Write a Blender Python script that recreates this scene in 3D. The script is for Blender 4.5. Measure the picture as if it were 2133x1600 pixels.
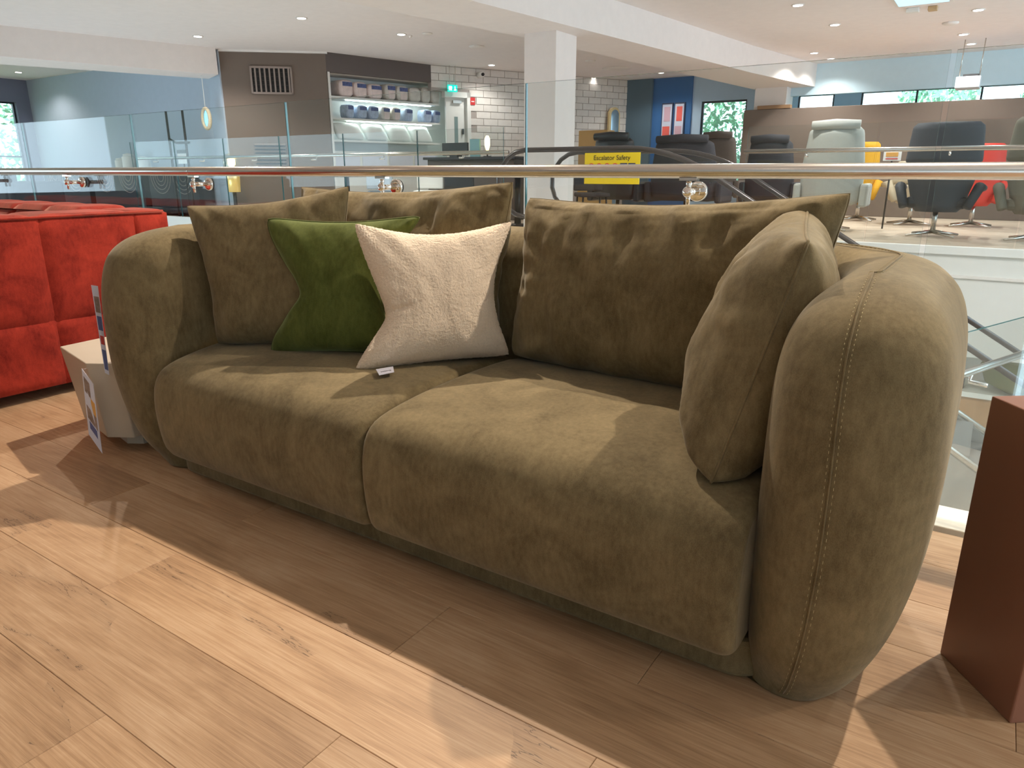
import bpy, bmesh, math, random
import numpy as np
from mathutils import Vector, Matrix, noise
R = random.Random(7)
SC = bpy.context.scene; COL = SC.collection
for o in list(bpy.data.objects): bpy.data.objects.remove(o)

# ------------------------------------------------------------------ camera
F, W, H = 1480., 2133, 1600
yaw = math.atan2(1030, math.hypot(F, 442)); pit = math.atan2(442, F)
CF = np.array([-math.sin(yaw)*math.cos(pit), math.cos(yaw)*math.cos(pit), -math.sin(pit)])
CR = np.array([math.cos(yaw), math.sin(yaw), 0.]); CU = np.cross(CR, CF); CP = np.array([0., 0., 1.])
cd = bpy.data.cameras.new('camera'); cd.sensor_width = 36; cd.lens = F/W*36; cd.clip_start = .02; cd.clip_end = 200
cam = bpy.data.objects.new('camera', cd); COL.objects.link(cam)
M = Matrix(((CR[0], CU[0], -CF[0], 0), (CR[1], CU[1], -CF[1], 0), (CR[2], CU[2], -CF[2], 1.), (0, 0, 0, 1)))
cam.matrix_world = M; SC.camera = cam
SC.cycles.transparent_max_bounces = 40; SC.cycles.max_bounces = 8; SC.cycles.diffuse_bounces = 5; SC.cycles.sample_clamp_indirect = 6
# ------------------------------------------------------------------ world, exposure
SC.view_settings.view_transform = 'Standard'; SC.view_settings.look = 'None'
SC.view_settings.gamma = 1; SC.view_settings.exposure = 0.0; SC.view_settings.use_curve_mapping = False
wd = bpy.data.worlds.new('world'); SC.world = wd; wd.use_nodes = True
bg = wd.node_tree.nodes['Background']; bg.inputs[0].default_value = (.66, .86, 1.0, 1); bg.inputs[1].default_value = 4.2
# ------------------------------------------------------------------ void-edge downlights, then added fill spots: (x, y, z, watts, radius, cone deg, colour)
WARM = (1., .85, .70); NEUT = (1., .95, .90)
LAMPS = [(-2.18, 2.72, 2.86, 350, .022, 125, WARM), (.56, 2.68, 2.86, 260, .022, 130, WARM), (3.3, 2.7, 2.86, 210, .022, 130, WARM),
         (-4.92, 2.7, 2.86, 190, .022, 120, WARM), (-3.6, -.2, 2.86, 28, .05, 130, WARM),  # from the second entry on: fill spots added to brighten the near floor
         (-1.3, -.7, 2.86, 8, .10, 150, WARM), (.9, -.5, 2.86, 8, .12, 150, WARM), (-.2, -2.4, 2.86, 8, .12, 150, WARM),
         (-3.2, -2.6, 2.86, 10, .12, 150, WARM), (-6.5, -.8, 2.86, 60, .1, 150, WARM), (3.2, .4, 2.86, 35, .1, 150, WARM)]

# ------------------------------------------------------------------ helpers
def ray(x, y): return CF + CR*(x-W/2)/F + CU*(H/2-y)/F
def atz(x, y, z): d = ray(x, y); return CP + d*((z-1)/d[2])
def aty(x, y, Y): d = ray(x, y); return CP + d*(Y/d[1])
def atx(x, y, X): d = ray(x, y); return CP + d*(X/d[0])

def link(o, name=None): COL.objects.link(o); return o
WL = {}
def empty(name, loc, label=None, cat=None, group=None):
    o = bpy.data.objects.new(name, None); o.location = loc; o.empty_display_size = .05; COL.objects.link(o); WL[o.name] = Vector(loc)
    tag(o, label, cat, group); return o
def tag(o, label=None, cat=None, group=None, kind=None):
    if label: o['label'] = label
    if cat: o['category'] = cat
    if group: o['group'] = group
    if kind: o['kind'] = kind
    return o
class MB:
    def __init__(s): s.v = []; s.f = []; s.m = []; s.sm = []
    def add(s, v, f, mi=0, smooth=False):
        n = len(s.v); s.v += [tuple(map(float, p)) for p in v]; s.f += [tuple(i+n for i in q) for q in f]; s.m += [mi]*len(f); s.sm += [smooth]*len(f); return s
    def box(s, a, b, mi=0):
        x0, y0, z0 = a; x1, y1, z1 = b
        return s.add([(x0,y0,z0),(x1,y0,z0),(x1,y1,z0),(x0,y1,z0),(x0,y0,z1),(x1,y0,z1),(x1,y1,z1),(x0,y1,z1)],
                     [(0,3,2,1),(4,5,6,7),(0,1,5,4),(1,2,6,5),(2,3,7,6),(3,0,4,7)], mi)
    def obox(s, o, ax, ay, az, mi=0):   # corner + three edge vectors
        o, ax, ay, az = [np.array(q, float) for q in (o, ax, ay, az)]
        v = [o, o+ax, o+ax+ay, o+ay, o+az, o+ax+az, o+ax+ay+az, o+ay+az]
        return s.add(v, [(0,3,2,1),(4,5,6,7),(0,1,5,4),(1,2,6,5),(2,3,7,6),(3,0,4,7)], mi)
    def prism(s, poly, z0, z1, mi=0):
        n = len(poly); v = [(p[0], p[1], z0) for p in poly]+[(p[0], p[1], z1) for p in poly]
        return s.add(v, [tuple(range(n))[::-1], tuple(range(n, 2*n))]+[(i, (i+1) % n, n+(i+1) % n, n+i) for i in range(n)], mi)
    def tube(s, pts, r, n=12, mi=0, cap=True, closed=False):
        pts = [Vector(p) for p in pts]; rs = r if hasattr(r, '__len__') else [r]*len(pts); rings = []
        up = None; N = len(pts)
        for i, p in enumerate(pts):
            t = (pts[(i+1) % N if closed else min(i+1, N-1)]-pts[(i-1) if closed else max(i-1, 0)]).normalized()
            if up is None: up = Vector((0, 0, 1)) if abs(t.z) < .9 else Vector((1, 0, 0))
            a = t.cross(up).normalized(); up = a.cross(t).normalized()
            rings += [p+(a*math.cos(k*2*math.pi/n)+up*math.sin(k*2*math.pi/n))*rs[i] for k in range(n)]
        f = [(i*n+k, i*n+(k+1) % n, ((i+1) % N)*n+(k+1) % n, ((i+1) % N)*n+k) for i in range(N if closed else N-1) for k in range(n)]
        if cap and not closed: f += [tuple(range(n))[::-1], tuple(range((N-1)*n, N*n))]
        return s.add(rings, f, mi, True)
    def lathe(s, prof, c=(0, 0, 0), n=24, mi=0, axis='z'):
        v = []
        for r, z in prof:
            for k in range(n):
                a = 2*math.pi*k/n; q = (r*math.cos(a), r*math.sin(a), z)
                if axis == 'y': q = (q[0], q[2], q[1])
                v.append((c[0]+q[0], c[1]+q[1], c[2]+q[2]))
        f = [(i*n+k, i*n+(k+1) % n, (i+1)*n+(k+1) % n, (i+1)*n+k) for i in range(len(prof)-1) for k in range(n)]
        f += [tuple(range(n))[::-1], tuple(range((len(prof)-1)*n, len(prof)*n))]
        return s.add(v, f, mi, True)
    def grid(s, P, nu, nv, mi=0, wrapu=False):   # P list row-major [iv][iu]
        f = []
        for j in range(nv-1):
            for i in range(nu if wrapu else nu-1):
                f.append((j*nu+i, j*nu+(i+1) % nu, (j+1)*nu+(i+1) % nu, (j+1)*nu+i))
        return s.add(P, f, mi, True)
    def build(s, name, mats, parent=None, bevel=0, sub=0, fix=True):
        me = bpy.data.meshes.new(name); off = WL.get(parent.name, Vector()) if parent else Vector()
        if parent is None or True:
            pass
        me.from_pydata([tuple(Vector(p)-off) for p in s.v], [], s.f)
        for m in (mats if isinstance(mats, (list, tuple)) else [mats]): me.materials.append(m)
        me.polygons.foreach_set('material_index', s.m); me.polygons.foreach_set('use_smooth', s.sm)
        if fix:
            bm = bmesh.new(); bm.from_mesh(me); bmesh.ops.recalc_face_normals(bm, faces=bm.faces); bm.to_mesh(me); bm.free()
        me.update(); o = bpy.data.objects.new(name, me); COL.objects.link(o)
        WL[o.name] = off.copy()
        if parent: o.parent = parent
        if bevel:
            b = o.modifiers.new('bevel', 'BEVEL'); b.width = bevel; b.segments = 2; b.limit_method = 'ANGLE'
        if sub:
            b = o.modifiers.new('sub', 'SUBSURF'); b.levels = sub; b.render_levels = sub
        return o

MATS = {}
def mat(name, col, rough=.5, metal=0, var=0., vscale=8, bump=0., bscale=60, sheen=0, emit=0, ecol=None, spec=.5, stretch=(1, 1, 1), rnd=0., coat=0, sheencol=None):
    if name in MATS: return MATS[name]
    m = bpy.data.materials.new(name); m.use_nodes = True; nt = m.node_tree; N = nt.nodes; L = nt.links
    b = N['Principled BSDF']; b.inputs['Base Color'].default_value = (*col, 1); b.inputs['Roughness'].default_value = rough
    b.inputs['Metallic'].default_value = metal; b.inputs['Specular IOR Level'].default_value = spec
    b.inputs['Sheen Weight'].default_value = sheen; b.inputs['Coat Weight'].default_value = coat
    if sheencol: b.inputs['Sheen Tint'].default_value = (*sheencol, 1)
    b.inputs['Sheen Roughness'].default_value = .35
    if emit: b.inputs['Emission Color'].default_value = (*(ecol or col), 1); b.inputs['Emission Strength'].default_value = emit
    tc = N.new('ShaderNodeTexCoord'); mp = N.new('ShaderNodeMapping'); mp.inputs['Scale'].default_value = stretch
    L.new(tc.outputs['Object'], mp.inputs[0])
    n = N.new('ShaderNodeTexNoise'); n.inputs['Scale'].default_value = vscale; n.inputs['Detail'].default_value = 5; n.inputs['Roughness'].default_value = .62
    L.new(mp.outputs[0], n.inputs['Vector'])
    v = var if var else .02
    mr = N.new('ShaderNodeMapRange'); mr.inputs[1].default_value = .3; mr.inputs[2].default_value = .7; mr.inputs[3].default_value = 1-v; mr.inputs[4].default_value = 1+v
    L.new(n.outputs[0], mr.inputs[0])
    last = mr.outputs[0]
    if rnd:
        oi = N.new('ShaderNodeObjectInfo'); m2 = N.new('ShaderNodeMapRange'); m2.inputs[3].default_value = 1-rnd; m2.inputs[4].default_value = 1+rnd
        L.new(oi.outputs['Random'], m2.inputs[0]); mm = N.new('ShaderNodeMath'); mm.operation = 'MULTIPLY'; L.new(last, mm.inputs[0]); L.new(m2.outputs[0], mm.inputs[1]); last = mm.outputs[0]
    vm = N.new('ShaderNodeVectorMath'); vm.operation = 'SCALE'; vm.inputs[0].default_value = col; L.new(last, vm.inputs['Scale'])
    L.new(vm.outputs[0], b.inputs['Base Color'])
    if bump:
        n2 = N.new('ShaderNodeTexNoise'); n2.inputs['Scale'].default_value = bscale; n2.inputs['Detail'].default_value = 3
        L.new(tc.outputs['Object'], n2.inputs['Vector']); bp = N.new('ShaderNodeBump'); bp.inputs['Strength'].default_value = bump; bp.inputs['Distance'].default_value = .002
        L.new(n2.outputs[0], bp.inputs['Height']); L.new(bp.outputs[0], b.inputs['Normal'])
    MATS[name] = m; return m

def velvet(name, c0, c1, scale=7, stretch=(1, 1, .35), weave=.12, streak=.5, sheen=.25, shc=(1, .95, .8)):
    """nap velvet: broad brushed patches, fine vertical streaks and a tiny weave"""
    m = bpy.data.materials.new(name); m.use_nodes = True; nt = m.node_tree; N = nt.nodes; L = nt.links; b = N['Principled BSDF']
    b.inputs['Roughness'].default_value = .85; b.inputs['Specular IOR Level'].default_value = .15
    b.inputs['Sheen Weight'].default_value = sheen; b.inputs['Sheen Roughness'].default_value = .4; b.inputs['Sheen Tint'].default_value = (*shc, 1)
    tc = N.new('ShaderNodeTexCoord')
    def nz(s, det, st, dist=0):
        mp = N.new('ShaderNodeMapping'); mp.inputs['Scale'].default_value = st; L.new(tc.outputs['Object'], mp.inputs[0])
        n = N.new('ShaderNodeTexNoise'); n.inputs['Scale'].default_value = s; n.inputs['Detail'].default_value = det; n.inputs['Distortion'].default_value = dist
        n.inputs['Roughness'].default_value = .6
        L.new(mp.outputs[0], n.inputs['Vector']); return n.outputs[0]
    a = nz(scale, 6, (1, 1, 1), .8); s = nz(90, 3, stretch); w = nz(700, 2, (1, 1, .5))
    def ma(op, x, y):
        q = N.new('ShaderNodeMath'); q.operation = op
        for i, t in enumerate((x, y)):
            if isinstance(t, (int, float)): q.inputs[i].default_value = t
            else: L.new(t, q.inputs[i])
        return q.outputs[0]
    t = ma('ADD', ma('MULTIPLY', a, 1.), ma('MULTIPLY', ma('SUBTRACT', s, .5), streak)); t = ma('ADD', t, ma('MULTIPLY', ma('SUBTRACT', w, .5), weave*4))
    cr = N.new('ShaderNodeValToRGB'); cr.color_ramp.elements[0].position = .25; cr.color_ramp.elements[0].color = (*c0, 1)
    cr.color_ramp.elements[1].position = .78; cr.color_ramp.elements[1].color = (*c1, 1); L.new(t, cr.inputs[0]); L.new(cr.outputs[0], b.inputs['Base Color'])
    bp = N.new('ShaderNodeBump'); bp.inputs['Strength'].default_value = .25; bp.inputs['Distance'].default_value = .001; L.new(w, bp.inputs['Height']); L.new(bp.outputs[0], b.inputs['Normal'])
    return m

def wood(name, c0, c1, c2, crack=True):
    m = bpy.data.materials.new(name); m.use_nodes = True; nt = m.node_tree; N = nt.nodes; L = nt.links; b = N['Principled BSDF']
    g = N.new('ShaderNodeNewGeometry'); oi = N.new('ShaderNodeObjectInfo')
    cmb = N.new('ShaderNodeCombineXYZ')
    def ma(op, x, y=0., z=None):
        q = N.new('ShaderNodeMath'); q.operation = op
        for i, t in enumerate((x, y)):
            if isinstance(t, (int, float)): q.inputs[i].default_value = t
            else: L.new(t, q.inputs[i])
        return q.outputs[0]
    L.new(ma('MULTIPLY', oi.outputs['Random'], 37.), cmb.inputs[0]); L.new(ma('MULTIPLY', oi.outputs['Random'], 11.), cmb.inputs[2])
    ad = N.new('ShaderNodeVectorMath'); ad.operation = 'ADD'; L.new(g.outputs['Position'], ad.inputs[0]); L.new(cmb.outputs[0], ad.inputs[1])
    def nz(s, det, st, dist=0, rough=.6):
        mp = N.new('ShaderNodeMapping'); mp.inputs['Scale'].default_value = st; L.new(ad.outputs[0], mp.inputs[0])
        n = N.new('ShaderNodeTexNoise'); n.inputs['Scale'].default_value = s; n.inputs['Detail'].default_value = det; n.inputs['Distortion'].default_value = dist; n.inputs['Roughness'].default_value = rough
        L.new(mp.outputs[0], n.inputs['Vector']); return n.outputs[0]
    big = nz(2.2, 4, (1, 3.2, 1), .6); grain = nz(7, 8, (.45, 20, 1), .3, .72); fine = nz(26, 5, (.30, 34, 1), 0, .7)
    t = ma('ADD', ma('MULTIPLY', big, .34), ma('MULTIPLY', grain, .33)); t = ma('ADD', t, ma('MULTIPLY', fine, .33))
    cr = N.new('ShaderNodeValToRGB'); e = cr.color_ramp.elements; e[0].position = .36; e[0].color = (*c0, 1); e[1].position = .62; e[1].color = (*c2, 1)
    q = e.new(.50); q.color = (*c1, 1); L.new(t, cr.inputs[0]); col = cr.outputs[0]
    if crack:   # thin dark wandering cracks and knots
        k = nz(1.25, 7, (.30, 3.2, 1), .35, .62); line = ma('ABSOLUTE', ma('SUBTRACT', k, .5)); mask = ma('LESS_THAN', line, .0013)
        gate = ma('GREATER_THAN', nz(1.7, 2, (1, 1.6, 1)), .57); mask = ma('MULTIPLY', mask, gate)
        soft = N.new('ShaderNodeMapRange'); soft.inputs[1].default_value = 0; soft.inputs[2].default_value = .03; soft.inputs[3].default_value = .16; soft.inputs[4].default_value = 0; L.new(line, soft.inputs[0])
        mk = ma('MAXIMUM', ma('MULTIPLY', mask, .7), ma('MULTIPLY', soft.outputs[0], gate))
        vo = N.new('ShaderNodeTexVoronoi'); vo.inputs['Scale'].default_value = 1.; mp = N.new('ShaderNodeMapping'); mp.inputs['Scale'].default_value = (1.9, 4.6, 0)
        wv = N.new('ShaderNodeVectorMath'); wv.operation = 'ADD'; nw = N.new('ShaderNodeTexNoise'); nw.inputs['Scale'].default_value = 30; L.new(ad.outputs[0], nw.inputs['Vector'])
        sw_ = N.new('ShaderNodeVectorMath'); sw_.operation = 'SCALE'; sw_.inputs['Scale'].default_value = .02; L.new(nw.outputs['Color'], sw_.inputs[0]); L.new(ad.outputs[0], wv.inputs[0]); L.new(sw_.outputs[0], wv.inputs[1])
        L.new(wv.outputs[0], mp.inputs[0]); L.new(mp.outputs[0], vo.inputs['Vector'])
        kn = N.new('ShaderNodeMapRange'); kn.inputs[1].default_value = .015; kn.inputs[2].default_value = .10; kn.inputs[3].default_value = .75; kn.inputs[4].default_value = 0; L.new(vo.outputs['Distance'], kn.inputs[0])
        sep = N.new('ShaderNodeSeparateXYZ'); L.new(vo.outputs['Color'], sep.inputs[0]); mk = ma('MAXIMUM', mk, ma('MULTIPLY', kn.outputs[0], ma('GREATER_THAN', sep.outputs[0], .72)))
        mx = N.new('ShaderNodeMix'); mx.data_type = 'RGBA'; L.new(mk, mx.inputs[0]); L.new(col, mx.inputs[6]); mx.inputs[7].default_value = (.07, .04, .025, 1); col = mx.outputs[2]
    br = N.new('ShaderNodeMapRange'); br.inputs[3].default_value = .90; br.inputs[4].default_value = 1.08; L.new(oi.outputs['Random'], br.inputs[0])
    sc = N.new('ShaderNodeVectorMath'); sc.operation = 'SCALE'; L.new(col, sc.inputs[0]); L.new(br.outputs[0], sc.inputs['Scale'])
    L.new(sc.outputs[0], b.inputs['Base Color']); b.inputs['Roughness'].default_value = .5; b.inputs['Specular IOR Level'].default_value = .35
    bp = N.new('ShaderNodeBump'); bp.inputs['Strength'].default_value = .25; bp.inputs['Distance'].default_value = .001; L.new(t, bp.inputs['Height']); L.new(bp.outputs[0], b.inputs['Normal'])
    return m

def glass(name, tint=(.86, .94, .92), refl=1.0):
    m = bpy.data.materials.new(name); m.use_nodes = True; nt = m.node_tree; N = nt.nodes; L = nt.links
    for n in list(N):
        if n.type != 'OUTPUT_MATERIAL': N.remove(n)
    out = [n for n in N if n.type == 'OUTPUT_MATERIAL'][0]
    t = N.new('ShaderNodeBsdfTransparent'); t.inputs[0].default_value = (*tint, 1); g = N.new('ShaderNodeBsdfGlossy'); g.inputs['Roughness'].default_value = .01
    lw = N.new('ShaderNodeLayerWeight'); lw.inputs[0].default_value = .5; pw = N.new('ShaderNodeMath'); pw.operation = 'POWER'; pw.inputs[1].default_value = 4.; L.new(lw.outputs['Facing'], pw.inputs[0])
    mu = N.new('ShaderNodeMath'); mu.operation = 'MULTIPLY_ADD'; mu.inputs[1].default_value = .55*refl; mu.inputs[2].default_value = .03*refl
    L.new(pw.outputs[0], mu.inputs[0]); mx = N.new('ShaderNodeMixShader'); L.new(mu.outputs[0], mx.inputs[0]); L.new(t.outputs[0], mx.inputs[1]); L.new(g.outputs[0], mx.inputs[2])
    L.new(mx.outputs[0], out.inputs[0]); MATS[name] = m; return m

def lin(r, g, b): return tuple(((c/255+.055)/1.055)**2.4 if c > 10 else c/255/12.92 for c in (r, g, b))

m_sofa = velvet('olive_velvet', lin(94, 82, 57), lin(137, 122, 90), 6, sheen=.25)
m_stitch = mat('stitch_thread', lin(178, 164, 122), .8)
m_green = velvet('green_velvet', lin(66, 74, 30), lin(100, 108, 54), 5, sheen=.4, shc=(.8, .95, .5))
m_greenp = velvet('green_piping', lin(62, 70, 32), lin(92, 100, 52), 5)
m_red = velvet('red_velvet', lin(96, 18, 13), lin(172, 56, 40), 5, sheen=.35, shc=(1, .6, .45), streak=.3)
m_white = mat('white_boucle', lin(232, 214, 190), .95, var=.05, vscale=150, bump=1., bscale=230, sheen=.3)
m_ceil = mat('ceiling_paint', lin(240, 234, 232), .9)
m_beam = mat('beam_paint', lin(238, 230, 226), .9)
m_brown = mat('taupe_paint', lin(118, 104, 94), .85)
m_dkbrown = mat('dark_taupe_paint', lin(104, 96, 94), .85)
m_greyw = mat('grey_blue_paint', lin(176, 188, 202), .85)
m_wht = mat('white_paint', lin(232, 232, 228), .7)
m_brick = mat('white_brick', lin(228, 222, 216), .8, var=.05, bump=.6, bscale=25, rnd=.05)
m_mort = mat('mortar', lin(176, 166, 160), .9)
m_blue = mat('blue_paint', lin(52, 108, 168), .8)
m_dblue = mat('slate_blue_paint', lin(84, 108, 124), .8)
m_steel = mat('brushed_steel', (.62, .58, .53), .24, 1, var=.05, vscale=3, stretch=(.3, 40, 40))
m_chrome = mat('chrome', (.85, .80, .76), .06, 1)
m_rubber = mat('black_rubber', (.012, .012, .012), .5)
m_dark = mat('dark_metal', (.02, .02, .022), .4)
m_belt = mat('handrail_rubber', (.07, .06, .058), .22)
m_glass = glass('clear_glass', (.958, .975, .970), 1.0)
m_gedge = mat('glass_edge', (.02, .13, .15), .08, spec=.9)
m_ped = mat('terracotta_laminate', lin(144, 100, 82), .38, var=.03, vscale=3)
m_box = mat('beige_lacquer', lin(186, 176, 158), .45)
m_paper = mat('paper', lin(220, 222, 236), .4)
m_black = mat('black', (.01, .01, .01), .6)
m_floor = wood('oak_planks', lin(138, 107, 79), lin(181, 148, 114), lin(203, 174, 142))
m_farfloor = wood('far_oak', lin(178, 158, 138), lin(204, 186, 166), lin(218, 202, 184), crack=False)
m_lg = mat('light_grey_fabric', lin(182, 184, 178), .8, var=.05, vscale=60); m_nv = mat('navy_grey_fabric', lin(62, 66, 74), .7, var=.05); m_nv2 = mat('charcoal_fabric', lin(48, 48, 54), .8, var=.05); m_tp = mat('taupe_fabric', lin(122, 118, 104), .8, var=.05)
m_rf = mat('red_fabric', lin(214, 58, 44), .7); m_bl = mat('black_leather', lin(34, 42, 48), .35); m_bf = mat('brown_fabric', lin(88, 78, 72), .8); m_cr = mat('cream_fabric', lin(190, 176, 152), .8); m_ms = mat('mustard_fabric', lin(214, 160, 30), .8)
m_kerb = mat('white_kerb', lin(226, 222, 208), .5, var=.04, vscale=20)
m_lamp = mat('lamp_disc', (1, .95, .88), .5, emit=14, ecol=(1, .93, .85))
m_lampring = mat('lamp_ring', lin(235, 230, 225), .5)
m_strip = mat('led_strip', (1, 1, 1), .5, emit=22, ecol=(.86, 1, .97))
m_glow = mat('warm_glow', (1, .8, .4), .5, emit=9, ecol=(1, .72, .28))

def lamp(x, y, z, e, r, cone, c):  # spot for a downlight fitting, also used for added bare fill
    l = bpy.data.lights.new('downlight_or_fill_lamp', 'SPOT'); l.energy = e; l.color = c; l.shadow_soft_size = r; l.spot_size = math.radians(cone); l.spot_blend = .6
    o = bpy.data.objects.new('downlight_or_fill_lamp', l); o.location = (x, y, z); COL.objects.link(o); return o

def struct(mb, name, m, **k): o = mb.build(name, m, **k); o['kind'] = 'structure'; return o

# ================================================================== STRUCTURE
CE = 2.9; BZ = 2.51; FZ = .23        # ceiling, beam soffit, far floor
fb = MB().box((-9, -5.5, -.3), (3.6, 2.24, -.012)); floor = struct(fb, 'floor', m_mort)
# planks: rows along X, width .215, laid on the slab
PW, PL = .215, 1.28; SEAM0 = 1.15
shared = {}
def plank(x0, y0, l, w):
    key = (round(l, 3), round(w, 3))
    if key not in shared:
        g = .0004; mb = MB(); t = .0010
        v = [(g, g, -.012), (l-g, g, -.012), (l-g, w-g, -.012), (g, w-g, -.012), (g, g, -t), (l-g, g, -t), (l-g, w-g, -t), (g, w-g, -t),
             (g+t, g+t, 0), (l-g-t, g+t, 0), (l-g-t, w-g-t, 0), (g+t, w-g-t, 0)]
        f = [(0, 1, 5, 4), (1, 2, 6, 5), (2, 3, 7, 6), (3, 0, 4, 7), (4, 5, 9, 8), (5, 6, 10, 9), (6, 7, 11, 10), (7, 4, 8, 11), (8, 9, 10, 11)]
        me = bpy.data.meshes.new('plank'); me.from_pydata(v, [], f); me.materials.append(m_floor); shared[key] = me
    o = bpy.data.objects.new('plank', shared[key]); o.location = (x0, y0, 0); COL.objects.link(o); o.parent = floor; return o
JO = {0: -1.72, 1: -1.72+.0, -1: -.85, 2: -1.30}
k = -5
rows = []
y = SEAM0-PW*5
offs = [.45, .05, -.85, -1.275, -1.72+.0, -.62, -.35, -1.0, -.1, -.75]
yy = SEAM0-PW*4
starts = {}
for i in range(-4, 5):
    y0 = SEAM0+PW*i; y1 = min(y0+PW, 2.235)
    s = {-4: -1.275, -3: -.86, -2: -1.722, -1: -.945, 0: -.46, 1: -1.1, 2: -.25, 3: -.8, 4: -1.4}[i]
    x = s-PL*math.ceil((s+7.)/PL)
    while x < 1.6:
        plank(x, y0, PL, y1-y0); x += PL
tot = SEAM0-PW*4
ex = MB(); ex.box((-7.8, -5.5, -.012), (3.6, tot, 0)); ex.box((-9, tot, -.012), (-7.3, 2.235, 0)) ; ex.box((2.3, tot, -.012), (3.6, 2.235, 0))
eo = ex.build('plank_field', m_floor, floor); eo['kind'] = 'stuff'
struct(MB().box((-9, 2.24, -.35), (3.6, 2.40, .012)), 'trim_1', m_kerb, bevel=.003)

# ceiling
struct(MB().box((-19, -5.5, CE), (4.6, 19, CE+.15)), 'ceiling', m_ceil)
# central beam and columns
beam = struct(MB().prism([(-5.62, 3.6), (-4.60, 3.6), (-3.62, 12.3), (-3.2, 14.9), (-4.22, 15.3), (-4.95, 7.7)], BZ, CE+.01), 'ceiling_beam', m_beam)
struct(MB().box((-4.83, 7.50, -3.5), (-4.41, 7.97, BZ+.01)), 'column', m_beam)
struct(MB().box((-4.2, 14.6, FZ), (-3.62, 15.1, CE)), 'column', m_beam)
# left bulkhead
struct(MB().prism([(-11.66, 4.9), (-10.86, 7.72), (-11.5, 7.98), (-12.07, 6.36), (-12.9, 4.3), (-11.95, 3.9)], BZ, CE+.01), 'ceiling_bulkhead', m_beam)
# far floors
ff = MB(); ff.prism([(-18.2, 8.9), (4.6, 8.9), (4.6, 19), (-18.2, 19)], FZ-.3, FZ); ff.box((-18.2, -5.5, FZ-.31), (-13.4, 8.9, FZ-.001))
ff.box((-13.4, 7.42, FZ-.3), (-4.0, 8.9, FZ-.0005)); struct(ff, 'floor', m_farfloor)
struct(MB().box((-13.4, 7.36, -.9), (-4.0, 7.42, FZ+.02)).box((-4.0, 8.84, -.9), (4.6, 8.9, FZ+.02)), 'trim_2', m_wht)
struct(MB().box((-4.0, 8.80, FZ-.06), (4.6, 8.84, FZ+.02)), 'trim_3', m_wht)
struct(MB().box((-4.0, 8.815, FZ-.30), (4.6, 8.84, FZ-.27)), 'trim_4', m_lampring)
# walls
win = [(7.2, 7.62)]
wl = MB(); wl.box((-18.25, -5.5, FZ), (-18, 5.0, .55)); wl.box((-18.25, 4.6, .5), (-18, 5.0, CE)); wl.box((-18.25, 7.72, FZ), (-18, 8.1, CE)); wl.box((-18.25, 5.0, 2.44), (-18, 7.72, CE)); wl.box((-18.25, 5.0, FZ), (-18, 7.72, .55))
struct(wl, 'wall_left', mat('window_wall_paint', lin(126, 130, 150), .85))
struct(MB().box((-18, 8.0, FZ), (-10.9, 8.12, CE)), 'wall_back', m_greyw)
struct(MB().prism([(-11.56, 7.995), (-10.94, 7.80), (-10.90, 7.995)], FZ, CE), 'wall_return', m_greyw)
B0, B1, B2, B3 = np.array((-10.93, 7.82)), np.array((-9.68, 8.95)), np.array((-9.19, 11.06)), np.array((-7.1, 15.3))
def vplane(P0, P1):
    P0 = np.array(P0, float); P1 = np.array(P1, float); L = np.linalg.norm(P1-P0); t = (P1-P0)/L; n = np.array([t[1], -t[0]])
    if n@(-P0) < 0: n = -n
    return P0, t, n, L
def sz(pl, x, y):
    P0, t, n, L = pl; d = ray(x, y); s = ((P0)@n)/(d[:2]@n); p = CP+d*s; return (p[:2]-P0)@t, p[2]
def pbox(mb, pl, s0, s1, z0, z1, d0, d1, mi=0):
    P0, t, n, L = pl; o = P0+t*s0+n*d0
    return mb.obox((*o, z0), (*(t*(s1-s0)), 0), (*(n*(d1-d0)), 0), (0, 0, z1-z0), mi)
pA = vplane(B0, B1); pB = vplane(B1, B2); pC = vplane(B2, B3)
struct(pbox(MB(), pA, 0, pA[3], FZ, CE-.02, -.12, 0), 'wall_taupe', m_brown)
struct(pbox(MB(), pA, 0, pA[3]+.03, CE-.03, CE, -.12, .03), 'trim_5', m_lampring)
struct(pbox(MB(), pB, 0, 2.17, 2.60, CE, -.10, 0), 'wall_bulkhead', m_dkbrown)
al = MB(); pbox(al, pB, .0, 3.3, FZ, CE, -.66, -.60); pbox(al, pB, .02, .06, FZ, 2.6, -.6, 0); pbox(al, pB, .0, 2.5, 2.60, 2.63, -.6, -.1)
struct(al, 'wall_alcove', m_wht)
mortar = struct(pbox(pbox(MB(), pC, .80, pC[3]+.05, FZ, CE, -.15, -.012), pC, 0, .80, 2.46, CE, -.15, -.012), 'wall_brick', m_mort)
BH, BL = .128, .315
bm_ = MB(); P0, t, n, L = pC
vv = []
brick = None
for r in range(18):
    z0 = CE-.004-(r+1)*BH
    if z0 < .6: break
    s = -BL*.5*(r % 2)
    while s < L:
        a = max(s, 0)+.006; b = min(s+BL, L+.04)-.006
        if b-a > .04 and not (z0 < 2.44 and a < .72):
            mb = pbox(MB(), pC, a, b, z0+.006, z0+BH-.006, -.03, R.uniform(-.004, .004)); mb.build('brick', m_brick, mortar)
        s += BL
struct(MB().box((-7.15, 15.3, FZ), (-5.70, 15.42, CE)), 'wall_blue', m_blue)
struct(MB().box((-7.15, 15.22, FZ), (-6.56, 15.3, CE)), 'wall_slate', m_dblue)
fw = MB(); fw.box((-5.70, 15.35, 2.40), (-3.6, 15.5, CE)); fw.box((-5.70, 15.35, FZ), (-5.50, 15.5, 2.4)); fw.box((-5.5, 15.35, FZ), (-4.2, 15.5, .55)); fw.box((-4.56, 15.35, .55), (-4.1, 15.5, 2.4))
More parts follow.
